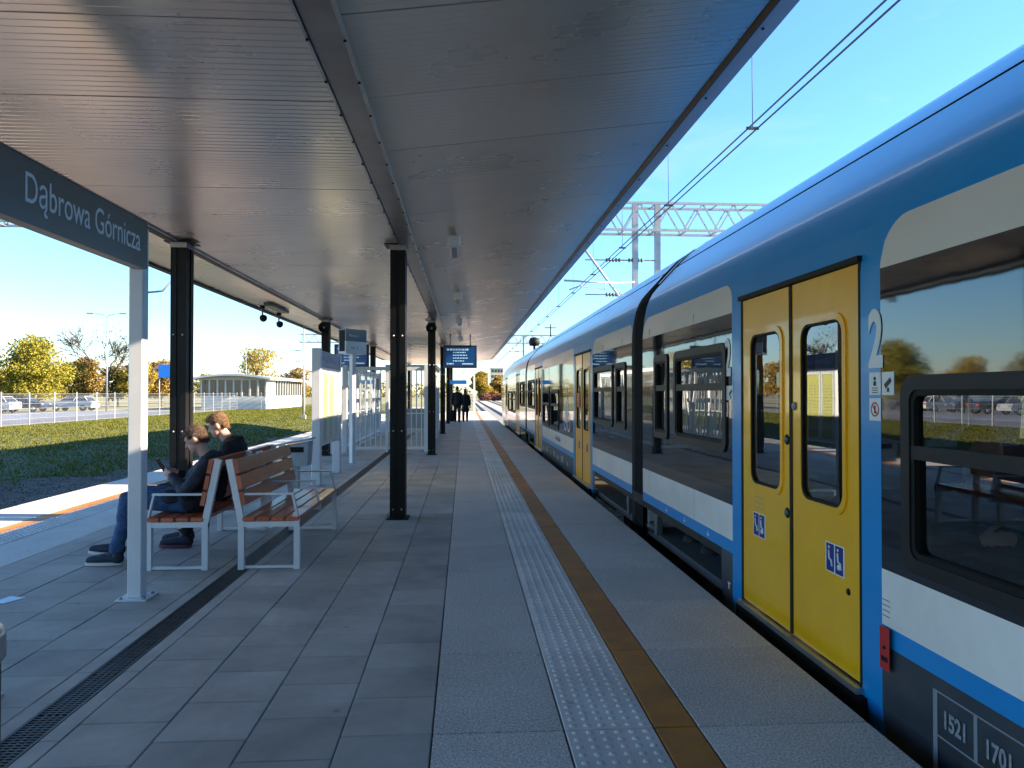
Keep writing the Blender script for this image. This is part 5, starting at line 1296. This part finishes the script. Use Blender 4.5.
# pavilion
pv = thing('pavilion', 'white pavilion with dark windows and a curved grey roof', 'building', (-24.7,89,-.3))
BX0, BX1, BY0, BY1 = -28.2, -21.4, 81.5, 99
mb = MB(); mb.box(BX0,BX1,BY0,BY1,-.4,1.15); sub(mb, 'wall', M['stucco'], pv)
mb = MB(); mb.box(BX0+.06,BX1-.06,BY0+.06,BY1-.06,1.15,2.9); sub(mb, 'glazing', M['wdark'], pv)
for k in range(9):
    x = BX0 + (BX1-BX0)*k/8; mb = MB(); mb.box(x-.09,x+.09,BY0-.02,BY0+.1,1.152,2.9); sub(mb, 'mullion', M['stucco'], pv)
for k in range(15):
    y = BY0 + (BY1-BY0)*k/14
    if k < 4: continue
    mb = MB(); mb.box(BX1-.1,BX1+.02,y-.06,y+.06,1.152,2.9); sub(mb, 'mullion', M['stucco'], pv)
mb = MB(); mb.box(BX1-.1,BX1+.03,BY0+.2,BY0+(BY1-BY0)*3.2/14,1.152,2.9); sub(mb, 'wall_panel', M['stucco'], pv)
mb = MB(); N = 12; up = []; 
for k in range(N+1):
    u = k/N*2-1; up.append((-24.8+u*4.1, 2.92+.42*(1-u*u)))
mb.prism(up + [(a,b+.2) for a,b in reversed(up)], BY0-1.2, BY1+.6, 'y'); sub(mb, 'roof', M['roofg'], pv)
mb = MB(); mb.prism([up[0]]+[(a,b-.02) for a,b in up[1:-1]]+[up[-1],(-20.8,2.9),(-28.8,2.9)], BY0-.05, BY0+.05, 'y'); sub(mb, 'gable', M['stucco'], pv)
# far buildings by the line
def block(x0, x1, y0, y1, h, m, label, fl, nw):
    b = thing('apartment_block', label, 'building', ((x0+x1)/2,y0,-1))
    mb = MB(); mb.box(x0,x1,y0,y1,-1,h); sub(mb, 'wall', m, b)
    mb = MB(); mb.box(x0-.3,x1+.3,y0-.3,y1+.3,h,h+.6); sub(mb, 'roof', M['roofg'], b)
    for f_ in range(fl):
        for k in range(nw):
            xx = x0 + (x1-x0)*(k+.5)/nw; z = h*(f_+.35)/fl; mb = MB(); mb.box(xx-.6,xx+.6,y0-.05,y0+.1,z,z+1.5); sub(mb, 'window', M['wdark'], b)
block(14.5,21,400,412,14.5,M['beige'],'tall beige apartment block beyond the end of the tracks',5,4)
block(7.5,13,410,420,12,M['brick'],'lower brown block left of the beige apartment block',3,3)
# signal and marker post beyond the platform
sgn = thing('railway_signal', 'dark railway signal beside the track past the train', 'signal', (7.9,50.5,-.95)) if False else thing('railway_signal', 'dark railway signal standing beside the track beyond the train nose', 'signal', (5.55,62,-.95))
mb = MB(); mb.tube([(0,0,0),(0,0,2.9)], .06, 8); mb.build('post', M['mastg'], sgn)
mb = MB(); mb.cbox(-.2,.2,-.1,.1,1.6,2.9,.04); mb.build('head', M['rub'], sgn)
for z in (1.9,2.25,2.6):
    mb = MB(); mb.lathe([(.09,-.16),(.09,-.10)], (0,0,z), 'y', 12); mb.build('lens', M['wdark'], sgn)
wp = thing('platform_lamp', 'white lamp post at the far end of the platform', 'street lamp', (.75,57,0))
mb = MB(); mb.tube([(0,0,0),(0,0,2.9)], .07, 8, r2=.05); mb.build('pole', M['white'], wp)
mb = MB(); mb.tube([(0,0,2.85),(-.3,0,3.0),(-.8,0,3.02)], .035, 8); a_ = mb.build('arm', M['white'], wp)
mb = MB(); mb.cbox(-1.1,-.6,-.1,.1,2.97,3.05,.02); mb.build('lamp_head', M['white'], wp)
